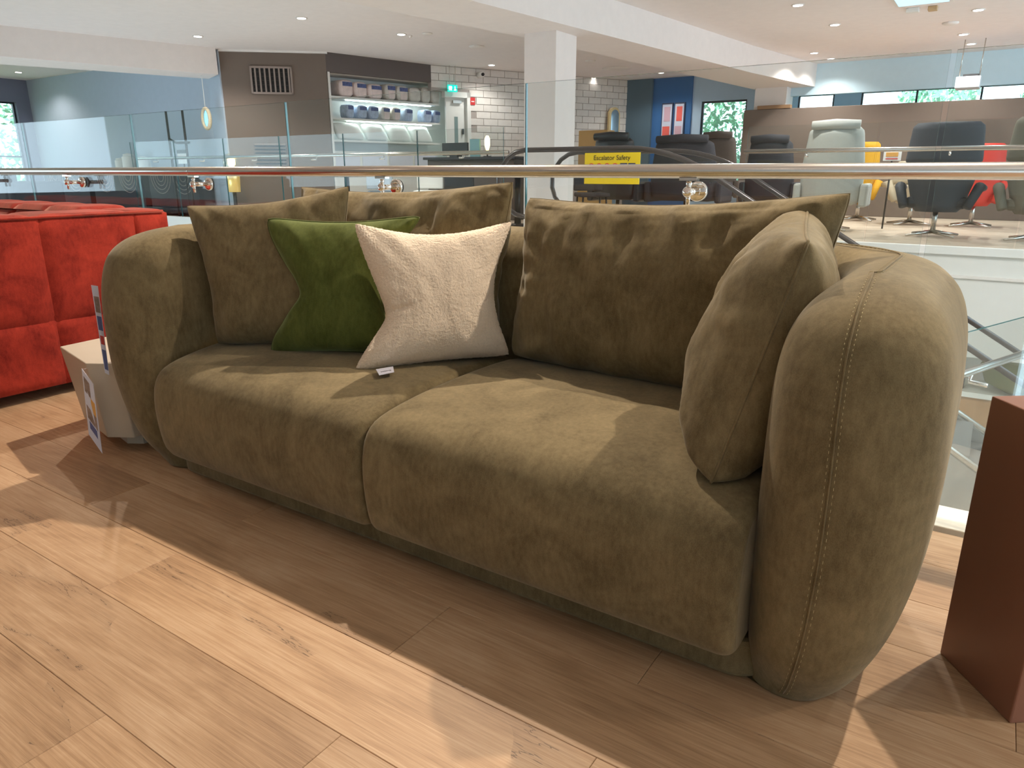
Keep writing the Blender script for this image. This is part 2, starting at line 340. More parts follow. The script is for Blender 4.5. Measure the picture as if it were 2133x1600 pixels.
struct(fw, 'wall_far', mat('sky_tinted_pale_blue', lin(184, 210, 234), .8))  # cool window light is put into this wall colour
struct(MB().box((-3.62, 14.9, 2.37), (4.6, 15.02, CE)), 'wall_bulkhead_right', mat('sky_tinted_bulkhead', lin(214, 238, 250), .8))  # cool cast of the sky light is put into the bulkhead colour
fr_ = MB(); fr_.box((-4.6, 17.6, 2.63), (4.6, 17.7, CE)); fr_.box((-4.6, 17.6, FZ), (4.6, 17.7, 1.2)); fr_.box((-3.35, 17.6, 1.2), (-2.82, 17.7, 2.63)); fr_.box((-4.6, 17.6, 1.2), (-4.1, 17.7, 2.63))
struct(fr_, 'wall_far_right', MATS['sky_tinted_pale_blue'])
struct(MB().box((4.5, -5.5, FZ), (4.6, 19, .7)), 'wall_right', m_wht); struct(MB().box((4.5, -5.5, .69), (4.6, 4.6, CE)), 'wall_right_near', m_wht)
struct(MB().box((-19, -5.6, -.3), (4.6, -5.5, CE)), 'wall_behind', m_wht)
# tan partition behind the lounge chairs
o = MB().box((-4.35, 14.5, FZ), (4.4, 14.62, 2.125)).build('partition', m_brown, bevel=.01); tag(o, 'low taupe partition wall behind the row of swivel recliners', 'partition')
# lower storey
struct(MB().box((-18, 2.24, -3.9), (4.6, 19, -3.6)), 'floor_lower', mat('lower_floor', lin(206, 200, 190), .5))
struct(MB().box((-9, 2.26, -3.6), (4.6, 2.3, -.3)), 'wall_void_near', m_wht)
struct(MB().box((-18, 12.5, -3.6), (4.6, 12.6, FZ-.3)), 'wall_void_far', m_wht)
struct(MB().box((3.6, 2.24, -3.6), (3.7, 8.9, FZ)), 'wall_void_right', m_wht)
struct(MB().box((-13.5, 2.24, -3.6), (-13.4, 8.0, FZ)), 'wall_void_left', m_wht)
struct(MB().box((-13.4, 1.9, -.3), (-9, 2.30, .2)).box((-19, -5.5, -.3), (-8.9, 2.24, -.01)), 'floor_left', m_floor)

# windows -----------------------------------------------------------
m_frame = mat('window_frame', lin(44, 50, 58), .4)
def window(name, axis, pos, a0, a1, z0, z1, mull, trans, label=None):
    t = empty(name, (pos, a0, z0) if axis == 'x' else (a0, pos, z0)); t['kind'] = 'structure'; w = .035
    def bx(mb, p0, p1, q0, q1, d=.03):
        return mb.box((pos-d, p0, q0), (pos+d, p1, q1)) if axis == 'x' else mb.box((p0, pos-d, q0), (p1, pos+d, q1))
    bx(bx(MB(), a0, a1, z0, z0+w), a0, a1, z1-w, z1).build('window_frame', m_frame, t)
    for q in [a0+w/2]+list(mull)+[a1-w/2]: bx(MB(), q-w/2, q+w/2, z0, z1, .028).build('mullion', m_frame, t)
    for q in trans: bx(MB(), a0, a1, q-w/2, q+w/2, .026).build('transom', m_frame, t)
    bx(MB(), a0, a1, z0, z1, .004).build('pane', m_glass, t); return t
window('window_1', 'x', -18.12, 5.0, 7.72, .55, 2.44, [5.9, 6.8], [1.32])
window('window_2', 'y', 15.42, -5.5, -4.56, .55, 2.4, [], [])
window('window_3', 'y', 17.65, -2.82, 4.5, 1.2, 2.63, [float(aty(1910, 200, 17.65)[0]), float(aty(2045, 195, 17.65)[0]), 1.3, 2.8], [])
window('window_4', 'y', 17.65, -4.1, -3.35, 1.2, 2.63, [], [])

# outdoors: trees and a brick house seen through the windows
m_leaf = mat('leaf', lin(186, 226, 196), .6, var=.3, vscale=3); m_bark = mat('bark', lin(90, 70, 50), .9)
def tree(x, y, r, h, label, seed):
    rr = random.Random(seed); t = empty('tree', (x, y, -.5), label, 'tree', None)
    MB().tube([(x, y, -.5), (x+.05, y, h*.35), (x, y+.05, h*.6)], [.12, .09, .04], 8).build('trunk', m_bark, t)
    mb = MB()
    for i in range(2200):
        u = Vector((rr.gauss(0, 1), rr.gauss(0, 1), rr.gauss(0, 1))).normalized()*rr.uniform(.45, 1)**.5
        c = Vector((x+u.x*r, y+u.y*r, h*.5+u.z*h*.55)); a = Vector((rr.gauss(0, 1), rr.gauss(0, 1), rr.gauss(0, 1))).normalized(); b = a.orthogonal().normalized(); s = rr.uniform(.05, .11)
        mb.add([c-a*s, c-b*s*.5, c+a*s, c+b*s*.5], [(0, 1, 2, 3)])
    tag(mb.build('foliage', m_leaf, t, fix=False), kind='stuff')
tree(-20.6, 5.2, 1.2, 3.6, 'leafy bright green tree outside the left window, nearer the middle', 1)
tree(-21.0, 8.3, 1.5, 3.8, 'leafy green tree outside the left window, by its right edge', 2)
tree(-5.6, 19.3, 1.4, 3.2, 'bright tree outside the tall window beside the blue wall', 3)
tree(-1.6, 20.4, 1.05, 3.4, 'dense green tree outside the high right window, left one', 4)
tree(.9, 20.6, 1.1, 3.4, 'dense green tree outside the high right window, right one', 5)
h = empty('brick_house', (3.0, 22, 0), 'reddish brick building outside the high window at far right', 'building')
MB().box((1.2, 22, -1), (6, 25, 5)).build('wall', mat('red_brick', lin(190, 150, 150), .8, var=.1, vscale=20), h)
MB().box((1.6, 21.95, 2.0), (2.3, 22.02, 3.2)).build('window', m_dark, h)
struct(MB().box((-40, 19.2, -1.2), (20, 45, -1)).box((-45, -10, -1.2), (-18.4, 19.2, -1)), 'ground', mat('grass_ground', lin(120, 150, 90), .9))

# ================================================================== NEAR BALUSTRADE
GY = 2.30
JX = [-7.93, -6.63, -5.34, -4.055, -2.768, -1.471, -.161, 1.14, 2.44]
names = {2: 'behind the red sofa, left of its bracket', 3: 'behind the red sofa corner', 4: 'behind the left cushions', 5: 'behind the long back cushion', 6: 'to the right of the double joint'}
ord_ = ['far left end pane', 'second pane from the left end', 'pane behind the red sofa', 'pane between the red and the olive sofa', 'pane behind the left back cushions', 'pane behind the long back cushion', 'pane beyond the olive sofa arm', 'last pane at right']
nb = empty('glass_balustrade', (-2.7, GY, .012), 'clear frameless glass balustrade directly behind the sofas', 'balustrade')
for i in range(len(JX)-1):
    g = .007 if i in (5, 6) else .0015
    a = JX[i]+(.007 if i == 6 else .0015); b = JX[i+1]-(.007 if i == 5 else .0015)
    mb = MB(); mb.add([(a, GY-.0055, .012), (b, GY-.0055, .012), (b, GY-.0055, 1.302), (a, GY-.0055, 1.302), (a, GY+.0055, .012), (b, GY+.0055, .012), (b, GY+.0055, 1.302), (a, GY+.0055, 1.302)], [(0, 1, 2, 3), (5, 4, 7, 6)])
    t = mb.build('glass_panel', m_glass, nb, fix=False)
    mb = MB().add([(a, GY-.0055, .012), (b, GY-.0055, .012), (b, GY-.0055, 1.302), (a, GY-.0055, 1.302), (a, GY+.0055, .012), (b, GY+.0055, .012), (b, GY+.0055, 1.302), (a, GY+.0055, 1.302)], [(3, 2, 6, 7), (1, 5, 6, 2), (4, 0, 3, 7)])
    mb.build('edge', m_gedge, t, fix=False)
RY = 2.20
hr = empty('handrail', (-1.4, RY, 1.002), 'long brushed steel handrail running behind the sofas', 'handrail')
MB().tube([(-7.9, RY, 1.002), (-3.4, RY, 1.002), (2.9, RY, 1.002)], .0215, 32).build('tube', m_steel, hr)
MB().tube([(-3.408, RY, 1.002), (-3.4, RY, 1.002)], .0219, 32).build('joint_sleeve', m_steel, hr)
for x in (-5.95, -4.66, -3.39, -2.10, -.81, .49):
    b = MB(); b.tube([(x, RY-.0, .94), (x, GY-.03, .94)], .0105, 20); b.lathe([(.0, 0), (.012, .002), (.017, .01), (.0125, .02), (.0105, .024)], (x, RY-.018, .94), 20, 0, 'y')
    br = b.build('bracket', m_chrome, hr)
    MB().lathe([(.027, 0), (.031, .003), (.031, .014), (.027, .017)], (x, GY-.026, .94), 28, 0, 'y').build('disc', m_chrome, br)
    MB().lathe([(.0305, 0), (.0305, .004)], (x, GY-.0095, .94), 28, 0, 'y').build('rubber_washer', m_rubber, br)
    MB().tube([(x, RY, .94), (x, RY, .955), (x, RY, .965), (x, RY, .972)], [.009, .0075, .0095, .008], 16).build('stem', m_chrome, br)
    MB().tube([(x, RY, .90), (x, RY, .94)], [.0065, .0075], 14).build('stub', m_chrome, br)
    MB().box((x-.028, RY-.012, .974), (x+.028, RY+.012, .983)).build('saddle', m_chrome, br)

# ================================================================== SOFA
cx = -1.25
sofa = empty('sofa', (cx, 1.6, 0), 'large olive green velvet two-seat sofa with rounded petal-shaped arms', 'sofa')
def interp(z, pts):
    zs = [p[0] for p in pts]; vs = [p[1] for p in pts]
    i = max(0, min(len(zs)-2, sum(1 for q in zs if q <= z)-1)); 
    # catmull-rom style smooth
    t = (z-zs[i])/(zs[i+1]-zs[i]); t = max(0, min(1, t))
    m0 = (vs[i+1]-vs[i-1])/(zs[i+1]-zs[i-1]) if i > 0 else (vs[1]-vs[0])/(zs[1]-zs[0])
    m1 = (vs[i+2]-vs[i])/(zs[i+2]-zs[i]) if i+2 < len(zs) else (vs[-1]-vs[-2])/(zs[-1]-zs[-2])
    h_ = zs[i+1]-zs[i]; return (2*t**3-3*t*t+1)*vs[i]+(t**3-2*t*t+t)*h_*m0+(-2*t**3+3*t*t)*vs[i+1]+(t**3-t*t)*h_*m1
ZT = .826
XO = [(0, 1.125), (.03, 1.150), (.1, 1.180), (.2, 1.212), (.35, 1.238), (.5, 1.246), (.62, 1.243), (.7, 1.234), (.76, 1.214), (.795, 1.183), (.815, 1.148), (ZT, 1.09)]
XI = [(0, .952), (.1, .955), (.6, .955), (.7, .962), (.76, .982), (.795, 1.010), (.815, 1.042), (ZT, 1.09)]
YF = [(0, 1.272), (.03, 1.258), (.13, 1.205), (.32, 1.17), (.5, 1.165), (.62, 1.172), (.7, 1.19), (.75, 1.218), (.79, 1.275), (.812, 1.35), (ZT, 1.44)]
def slice_pts(z):
    xo, xi, yf = interp(z, XO), interp(z, XI), interp(z, YF); w = (xo-xi)/2; xc = (xo+xi)/2; yo = 2.14-(1.246-xo)*.8; yi = yo-2*w*.93
    Lc = .05+w*.75; ro = .42-(1.246-xo); ri = max(.12, ro-2*w)
    P = []
    def seg(f, n):
        for i in range(n): P.append(f(i/n))
    # outer: tip -> back centre
    def tip(s, x1): a = s*math.pi/2; return (xc+(x1-xc)*math.sin(a)**.9, yf+Lc*(1-math.cos(a)**.9 if math.cos(a) > 1e-9 else 1))
    seg(lambda s: tip(s, xo), 12); seg(lambda s: (xo, yf+Lc+(yo-ro-yf-Lc)*s), 10)
    seg(lambda s: (xo-ro+ro*math.cos(s*math.pi/2), yo-ro+ro*math.sin(s*math.pi/2)), 14); seg(lambda s: ((xo-ro)*(1-s), yo), 8)
    outer = P[:]; P.clear()
    seg(lambda s: tip(s, xi), 12); seg(lambda s: (xi, yf+Lc+(yi-ri-yf-Lc)*s), 10)
    seg(lambda s: (xi-ri+ri*math.cos(s*math.pi/2), yi-ri+ri*math.sin(s*math.pi/2)), 14); seg(lambda s: ((xi-ri)*(1-s), yi), 8)
    inner = P[1:]+[(0, yi)]
    loop = outer+[(0, yo)]+[(-x, y) for x, y in outer[::-1]]+[(-x, y) for x, y in inner]+[(x, y) for x, y in inner[:-1][::-1]]
    return loop, (xc, yf)
NZ = 46; zs = []
for i in range(NZ):
    s = i/(NZ-1); zs.append(.006+(ZT-.006)*(math.sin((s-.5)*math.pi)*.5+.5)**.9 if i < NZ-1 else ZT)
PP = []; n0 = None; zs = [.004, .0055]+zs
NZ += 2
for z in zs:
    lp, _ = slice_pts(z); n0 = len(lp)
    for x, y in lp: PP.append((cx+x, y, z))
mb = MB(); mb.grid(PP, n0, NZ, wrapu=True); mb.add([PP[i] for i in range(n0)], [tuple(range(n0))])
mb.build('arm_and_back_shell', m_sofa, sofa, sub=1)
# stitching lines on the arms: paths of short raised stitches
def arm_path(side, off):
    pts = []
    for i in range(260):
        s = i/259
        if s < .62:
            z = .02+(ZT-.02)*math.sin(s/.62*math.pi/2); _, (xc, yf) = slice_pts(z); pts.append(Vector((cx+side*(xc+off-.012*math.sin(s*3)), yf-.0015, z+.0)))
        else:
            u = (s-.62)/.38; _, (xc, yf) = slice_pts(ZT); 
            y = yf+(2.0-yf)*u; pts.append(Vector((cx+side*(xc+off-.20*max(0, (u-.55)/.45)**2), y, ZT+.001)))
    return pts
st = MB()
for side in (1,):
    for off in (-.007, .007):
        pts = arm_path(side, off); acc = 0
        for i in range(len(pts)-1):
            d = (pts[i+1]-pts[i]).length; acc += d
            if i % 2 == 0: st.tube([pts[i], pts[i]+(pts[i+1]-pts[i])*.8 if d < .012 else pts[i]+(pts[i+1]-pts[i]).normalized()*.006], .0005, 5)
            if d > .009: st.tube([pts[i]+(pts[i+1]-pts[i])*.55, pts[i]+(pts[i+1]-pts[i])*.85], .0005, 5)
tag(st.build('stitching', m_stitch, sofa), kind='stuff')
MB().tube(arm_path(1, 0)[::3], .0016, 6).build('seam', m_sofa, sofa)
# seat cushions
PROF = [(1.235, .097), (1.205, .098), (1.182, .108), (1.168, .138), (1.158, .2), (1.154, .27), (1.158, .32), (1.168, .36), (1.19, .392), (1.23, .411), (1.30, .422), (1.40, .431), (1.55, .438), (1.75, .437), (1.86, .428), (1.93, .40), (1.95, .35), (1.95, .15), (1.93, .10), (1.6, .097), (1.4, .097)]
def seat(x0, x1, outl, outr, name):
    cY, cZ = 1.5, .26; stations = []
    n = 46; P = []
    for i in range(n):
        s = i/(n-1); u = .5-.5*math.cos(math.pi*s); x = x0+(x1-x0)*u
        dl, dr = x-x0, x1-x
        for (py, pz) in PROF:
            front = max(0, min(1, (1.45-py)/.25)); 
            rl = .034+outl*front*.08; rr = .034+outr*front*.05; k = 0
            if dl < rl: k = max(k, rl*.75*(1-math.sqrt(max(0, 1-((rl-dl)/rl)**2))))
            if dr < rr: k = max(k, rr*.75*(1-math.sqrt(max(0, 1-((rr-dr)/rr)**2))))
            vy, vz = py-cY, pz-cZ; q = math.hypot(vy, vz)
            # inset mostly perpendicular to the nearest face
            ny = -1 if py < 1.17 else (1 if py > 1.9 else (py-1.55)/.7); nz = 1 if pz > .40 else (-1 if pz < .11 else 0)
            if py < 1.25 and .11 < pz < .40: nz = (pz-.26)*4; ny = -1
            l = math.hypot(ny, nz) or 1
            crown = .012*(1-(2*u-1)**2)*(1 if pz > .4 else 0)
            P.append((x, py-ny/l*k, pz-nz/l*k+crown))
    m = MB(); npf = len(PROF); m.grid(P, npf, n, wrapu=True); m.add(P[:npf], [tuple(range(npf))]); m.add(P[-npf:], [tuple(range(npf))[::-1]])
    return m.build(name, m_sofa, sofa, sub=1)
seat(-2.215, -1.2415, 1, 0, 'seat_cushion'); seat(-1.2375, -.285, 0, 0, 'seat_cushion')
# plinth under the seats
pl = []
for k in range(9): a = math.pi+k*math.pi/16; pl.append((-2.27+.10+.10*math.cos(a), 1.268+.10+.10*math.sin(a)))
for k in range(9): a = 1.5*math.pi+k*math.pi/16; pl.append((-.245-.08+.08*math.cos(a), 1.268+.08+.08*math.sin(a)))
pl += [(-.245, 1.98), (-2.27, 1.98)]
m = MB(); m.prism(pl, .004, .094); m.build('plinth', m_sofa, sofa, bevel=.012)

# ---------------------------------------------------------------- cushions
def cushion(name, TL, TR, BR, BL, T, mats, label, cat='cushion', pinch=(.12, .12, .12, .12), n=56, wr=.006, seed=0, group=None, sag=0., fuzz=0, plump=.5, facing=1, wfreq=5, dent=None, amp_edge=0, vc=.5, sharp=0, rc=.045):
    """pillow between four world corners. pinch = concavity of left,right,top,bottom edges"""
    TL, TR, BR, BL = [Vector(tuple(map(float, p))) for p in (TL, TR, BR, BL)]; c = (TL+TR+BR+BL)/4
    nrm = ((TR-TL).cross(TL-BL)).normalized()
    if nrm.dot(Vector((0, 0, 1))-c) < 0: nrm = -nrm
    U = ((TR-TL)+(BR-BL)).normalized(); V = ((TL-BL)+(TR-BR)).normalized(); w = ((TR-TL).length+(BR-BL).length)/2; h_ = ((TL-BL).length+(TR-BR).length)/2
    def mid(u, v):
        ca, cb2 = 2*u-1, 2*v-1; kk = 1-rc*(abs(ca)*abs(cb2))**7; u, v = .5+.5*ca*kk, .5+.5*cb2*kk
        p = (BL*(1-u)+BR*u)*(1-v)+(TL*(1-u)+TR*u)*v
        vw = v/vc*.5 if v < vc else .5+(v-vc)/(1-vc)*.5; bs = (1-(2*v-1)**2)**1.3 if 0 < v < 1 else 0.; bu = bs if not sharp else (1-(abs(2*vw-1)**2+.012)**.5*.994)**sharp if abs(2*vw-1) < .985 else 0.; bv = (1-(2*u-1)**2)**1.1
        p = p+U*(pinch[0]*w*.5*bu*(1-u)**2-pinch[1]*w*.5*bs*u**2)+V*(pinch[3]*h_*.5*bv*(1-v)**2-pinch[2]*h_*.5*bv*v**2); return p
    def thick(u, v):
        a = 1-abs(2*u-1)**2.8; b = 1-abs(2*v-1)**2.8
        return (max(a, 0)*max(b, 0))**plump
    mb = MB()
    def sfc(sgn):
        P = []
        for j in range(n+1):
            for i in range(n+1):
                u = .5-.5*math.cos(math.pi*i/n); v = .5-.5*math.cos(math.pi*j/n); e = thick(u, v)
                p = mid(u, v); d = T/2*e*(1+sag*(.5-v)*1.2)
                ed = max(abs(2*u-1), abs(2*v-1))
                # wrinkles radiating from the corners and seams
                q = Vector((u*wfreq*w/.5+seed, v*wfreq*h_/.5*.6, seed*1.7+sgn)); wn = noise.noise(q)*wr*1.6+noise.noise(q*2.7)*wr*.6
                ang = math.atan2(v-.5, u-.5); rad = min(1, math.hypot(2*u-1, 2*v-1)/1.3)
                wn += wr*1.5*noise.noise(Vector((ang*5.5, seed+2, rad*1.2)))*rad**2
                wn += wr*2.2*noise.noise(Vector((u*13*w/.9+v*5, v*1.3+seed, seed*.7)))*max(0, (v-.5)*2)**1.3
                if not fuzz:
                    nn_ = noise.noise(Vector((u*8*w/.9+v*4.5, v*1.6+seed*1.3, seed*.31+sgn))); wn -= wr*1.1*max(0, 1-abs(nn_)*9)*max(0, (v-.35)*1.5)*(.35+noise.noise(Vector((u*3, v*3, seed+9)))*1.3)
                d += wn*min(1, e*3)
                if dent and sgn > 0:
                    for (du, dv, dr, dd, ux, uy) in dent:
                        a_ = (u-du)*ux+(v-dv)*uy; b_ = -(u-du)*uy+(v-dv)*ux; d -= dd*math.exp(-(a_/dr)**2-(b_/(dr*.22))**2)
                if fuzz and e > 0: d += fuzz*noise.noise(p*230)+fuzz*.3*noise.noise(p*90)
                p = p+nrm*(d*sgn)
                if fuzz: p = p+(U*noise.noise(p*170)+V*noise.noise(p*190+Vector((5, 5, 5))))*fuzz*(1.2 if ed > .93 else .3)
                if amp_edge and ed > .9: p = p+nrm*amp_edge*noise.noise(Vector((u*7, v*7, seed)))
                P.append(tuple(p))
        return P
    mb.grid(sfc(1), n+1, n+1); mb.grid(sfc(-1), n+1, n+1)
    base = min(TL, TR, BR, BL, key=lambda q: q.z); loc = (c.x, c.y, base.z)
    t = empty(name, loc, label, cat, group); o = mb.build('cover', mats[0], t)
    bm = bmesh.new(); bm.from_mesh(o.data); bmesh.ops.remove_doubles(bm, verts=bm.verts, dist=.0004); bmesh.ops.recalc_face_normals(bm, faces=bm.faces); bm.to_mesh(o.data); bm.free()
    edge = [mid(i/40, 1) for i in range(40)]+[mid(1, 1-i/40) for i in range(40)]+[mid(1-i/40, 0) for i in range(40)]+[mid(0, i/40) for i in range(40)]
    return t, edge, mid, nrm
def seam(t, edge, r, m, name='seam'): MB().tube(edge, r, 8, closed=True).build(name, m, t)

# long back cushion behind the right seat
t, e, _, _ = cushion('back_cushion', (-1.205, 1.90, .925), (-.285, 1.835, .955), (-.33, 1.80, .44), (-1.215, 1.83, .44), .25, [m_sofa], 'long olive velvet back cushion behind the right seat', 'cushion', (.03, .05, .11, -.02), 70, .010, 3, 'olive back cushions', .25, wfreq=7, amp_edge=.01, plump=.42, rc=.012)
seam(t, e, .0022, m_sofa)
t, e, _, _ = cushion('back_cushion', (-2.30, 1.95, .945), (-1.232, 1.86, .972), (-1.27, 1.79, .44), (-2.15, 1.86, .44), .24, [m_sofa], 'long olive velvet back cushion behind the left seat, mostly behind other cushions', 'cushion', (.03, .04, .11, -.02), 70, .011, 9, 'olive back cushions', .2, wfreq=7, amp_edge=.01, plump=.42, rc=.012)
seam(t, e, .0022, m_sofa)
t, e, _, _ = cushion('cushion', (-2.255, 1.425, .893), (-1.80, 1.73, .957), (-1.74, 1.64, .45), (-2.155, 1.415, .435), .20, [m_sofa], 'square olive velvet cushion leaning in the left arm corner', 'cushion', (.10, .10, .10, 0), 60, .008, 15, None, .2, plump=.42, rc=.015)
seam(t, e, .002, m_sofa)
t, e, _, _ = cushion('cushion', (-.375, 1.82, .918), (-.275, 1.37, .882), (-.378, 1.255, .425), (-.50, 1.72, .445), .25, [m_sofa], 'plump olive velvet cushion standing on edge against the right arm', 'cushion', (.05, -.02, .06, 0), 60, .010, 22, None, .15, plump=.45, rc=.01)
seam(t, e, .003, m_sofa)
# green
t, e, _, _ = cushion('cushion', (-1.945, 1.50, .862), (-1.49, 1.735, .872), (-1.46, 1.63, .445), (-1.915, 1.44, .428), .17, [m_green], 'moss green velvet cushion with piped edges, behind the white one', 'cushion', (.56, .5, .10, .06), 60, .007, 31, None, .3, plump=.5, vc=.45, sharp=1.5, rc=.035)
seam(t, e, .0042, m_greenp, 'piping')
# white
t, e, mid, nr = cushion('cushion', (-1.556, 1.50, .862), (-1.215, 1.83, .862), (-1.205, 1.80, .445), (-1.525, 1.430, .425), .17, [m_white], 'cream white boucle cushion in front of the green one', 'cushion', (.46, .24, .19, .05), 190, .004, 41, None, .3, fuzz=.0018, plump=.52, vc=.37, sharp=1.15, rc=.025, dent=[(.16, .42, .10, .012, 1, .25)])
p = mid(.30, 0); lab = MB()
a = Vector(p)+nr*.004; A = Vector(atz(783, 771, .450)); B = Vector(atz(819, 765, .452)); C2 = Vector(atz(821, 777, .450)); D = Vector(atz(790, 783, .448))
up = Vector((0, 0, .0012)); lab.add([A+up, B+up, C2+up*1.5, D+up, A+up*2.2, B+up*2.2, C2+up*2.7, D+up*2.2], [(0, 1, 2, 3), (4, 5, 6, 7), (0, 1, 5, 4), (1, 2, 6, 5), (2, 3, 7, 6), (3, 0, 4, 7)])
lo = lab.build('care_label', m_paper, t); lo['label'] = 'small white sewn label'
def text(s, size, org, xdir, ydir, m, parent, name='lettering', align='CENTER', ext=.0002):
    cu = bpy.data.curves.new(name, 'FONT'); cu.body = s; cu.size = size; cu.align_x = align; cu.align_y = 'CENTER'; cu.extrude = ext
    to = bpy.data.objects.new(name, cu); COL.objects.link(to); dg = bpy.context.evaluated_depsgraph_get(); me = bpy.data.meshes.new_from_object(to.evaluated_get(dg)); bpy.data.objects.remove(to)
    x = Vector(xdir).normalized(); yv = Vector(ydir); yv = (yv-x*yv.dot(x)).normalized(); z = x.cross(yv); off = WL[parent.name]
    Mx = Matrix(((x.x, yv.x, z.x, org[0]-off.x), (x.y, yv.y, z.y, org[1]-off.y), (x.z, yv.z, z.z, org[2]-off.z), (0, 0, 0, 1))); me.transform(Mx); me.materials.clear(); me.materials.append(m)
    o = bpy.data.objects.new(name, me); COL.objects.link(o); o.parent = parent; return o
cc = (A+B+C2+D)/4+up*2.8
text('HOME', .011, cc+(D-A)*.12, B-A, A-D, m_dark, t)

# ================================================================== price tags
m_navy = mat('print_navy', lin(96, 104, 150), .4); m_photo = mat('print_photo', lin(150, 130, 120), .4, var=.35, vscale=40); m_orange = mat('print_orange', lin(228, 170, 90), .4); m_redp = mat('print_red', lin(200, 70, 60), .4)
def hang_tag(P, label, prints):
    P = [Vector(tuple(map(float, q))) for q in P]; t = empty('price_tag', tuple((P[2]+P[3])/2), label, 'price tag', 'hanging price tags')
    n = (P[1]-P[0]).cross(P[3]-P[0]).normalized()
    if n.dot(Vector((0, 0, 1))-P[0]) < 0: n = -n
    MB().add([q for q in P]+[q-n*.002 for q in P], [(0, 1, 2, 3), (4, 7, 6, 5), (0, 1, 5, 4), (1, 2, 6, 5), (2, 3, 7, 6), (3, 0, 4, 7)]).build('card', m_paper, t)
    for (u0, v0, u1, v1, mm) in prints:
        f = lambda u, v: (P[0]*(1-u)+P[1]*u)*(1-v)+(P[3]*(1-u)+P[2]*u)*v+n*.0006
        MB().add([f(u0, v0), f(u1, v0), f(u1, v1), f(u0, v1)]+[f(u0, v0)-n*.0005, f(u1, v0)-n*.0005, f(u1, v1)-n*.0005, f(u0, v1)-n*.0005], [(0, 1, 2, 3), (7, 6, 5, 4), (0, 1, 5, 4), (1, 2, 6, 5), (2, 3, 7, 6), (3, 0, 4, 7)]).build('print', mm, t)
    return t
X = -2.515
hang_tag([atx(190, 594, -2.52), atx(204, 596, -2.515), atx(228, 782, -2.505), atx(219, 777, -2.51)], 'tall price card hanging on the outside of the left sofa arm', [(.1, .12, .9, .3, m_photo), (.1, .34, .9, .5, m_navy), (.15, .56, .85, .66, m_redp), (.1, .72, .9, .95, m_navy)])

# ================================================================== side table
def at_(x, y, z): return Vector(tuple(atz(x, y, z)))
tz = .355
ca, cb, cc_ = atz(124, 722, tz), atz(178, 757, tz), atz(222, 752, tz)
ca, cb, cc_ = [np.array(q[:2]) for q in (ca, cb, cc_)]
t_ = empty('side_table', (-2.83, 1.45, 0), 'beige lacquered faceted cube side table beside the left sofa arm', 'side table')
top = [tuple(ca), tuple(cb), (cb[0]+.10, cb[1]+.06), (cb[0]+.10, cb[1]+.45), (ca[0]+.12, cb[1]+.58), (ca[0]-.06, ca[1]+.45)]
cen = np.mean(np.array(top), axis=0); low = [tuple(cen+(np.array(q)-cen)*.86) for q in top]
m = MB(); n = len(top); m.add([(*q, .06) for q in low]+[(*q, tz) for q in top], [tuple(range(n))[::-1], tuple(range(n, 2*n))]+[(i, (i+1) % n, n+(i+1) % n, n+i) for i in range(n)])
m.build('body', m_box, t_, bevel=.004)
m = MB(); m.prism([tuple(cen+(np.array(q)-cen)*.55) for q in top], 0, .062); m.build('base', m_box, t_)
tg = hang_tag([atx(170, 768, -2.545), atx(194, 800, -2.53), atx(213, 945, -2.60), atx(185, 905, -2.62)], 'price card hanging from the corner of the beige side table', [(.1, .08, .6, .3, m_photo), (.55, .3, .9, .5, m_orange), (.1, .5, .9, .7, m_photo), (.2, .72, .8, .84, m_navy)])
MB().lathe([(.006, 0), (.006, .002)], (*atx(176, 760, -2.55)[:2], .345), 10).build('hook', m_chrome, tg)

# ================================================================== red sofa
rs = empty('red_sofa', (-4.1, 1.3, 0), 'red velvet sofa with quilted block upholstery beyond the beige side table', 'sofa')
def block(mb, x0, x1, y0, y1, z0, z1, axis, puff, n=14):
    """pillow-puffed block panel: base at face plane, bulging along axis"""
    P = []
    for j in range(n+1):
        for i in range(n+1):
            u = i/n; v = j/n; e = ((1-abs(2*u-1)**8)*(1-abs(2*v-1)**8))**.5; d = puff*e+.004-.004*e+.003*noise.noise(Vector((u*3+y0*5, v*3, z0*7)))*e
            if axis == 'x': P.append((x0+d, y0+(y1-y0)*u, z0+(z1-z0)*v))
            elif axis == 'z': P.append((x0+(x1-x0)*u, y0+(y1-y0)*v, z0+d))
            else: P.append((x0+(x1-x0)*u, y0-d, z0+(z1-z0)*v))
    mb.grid(P, n+1, n+1)
XR = -3.51
MB().box((-3.80, .52, .07), (XR, 2.06, .80)).build('arm_frame', m_red, rs, bevel=.03)
ys = [.50, 1.02, 1.53, 2.04+.06]
ys = [.45, .97, 1.50, 1.93, 2.10]
for a, b in zip(ys[:-1], ys[1:]):
    for z0, z1 in ((.055, .345), (.345, .80)):
        q = MB(); block(q, XR, 0, a-.004, b+.004, z0-.004, z1+.004, 'x', .026); q.build('quilted_panel', m_red, rs)
    q = MB(); block(q, -3.84, XR+.0, a, b, .80, 0, 'z', .022); q.build('quilted_panel', m_red, rs)
MB().tube([(XR+.012, .45, .80), (XR+.012, 1.2, .806), (XR+.012, 2.08, .812)], .006, 8).build('piping', m_red, rs)
MB().tube([(XR-.02, .5, .346), (XR-.005, 2.08, .346)], .004, 8).build('seam', m_red, rs)
MB().box((-6.0, 1.86, .07), (-3.82, 2.07, .80)).build('back_frame', m_red, rs, bevel=.03)
for i in range(6):
    x1 = -3.84-i*.36; q = MB(); block(q, x1-.36, x1, 1.84, 2.10, .80, 0, 'z', .035); q.build('quilted_panel', m_red, rs)
    for z0, z1 in ((.42, .80),):
        q = MB(); block(q, x1-.36, x1, 1.86, 1.86, z0, z1, 'y', .05); q.build('quilted_panel', m_red, rs)
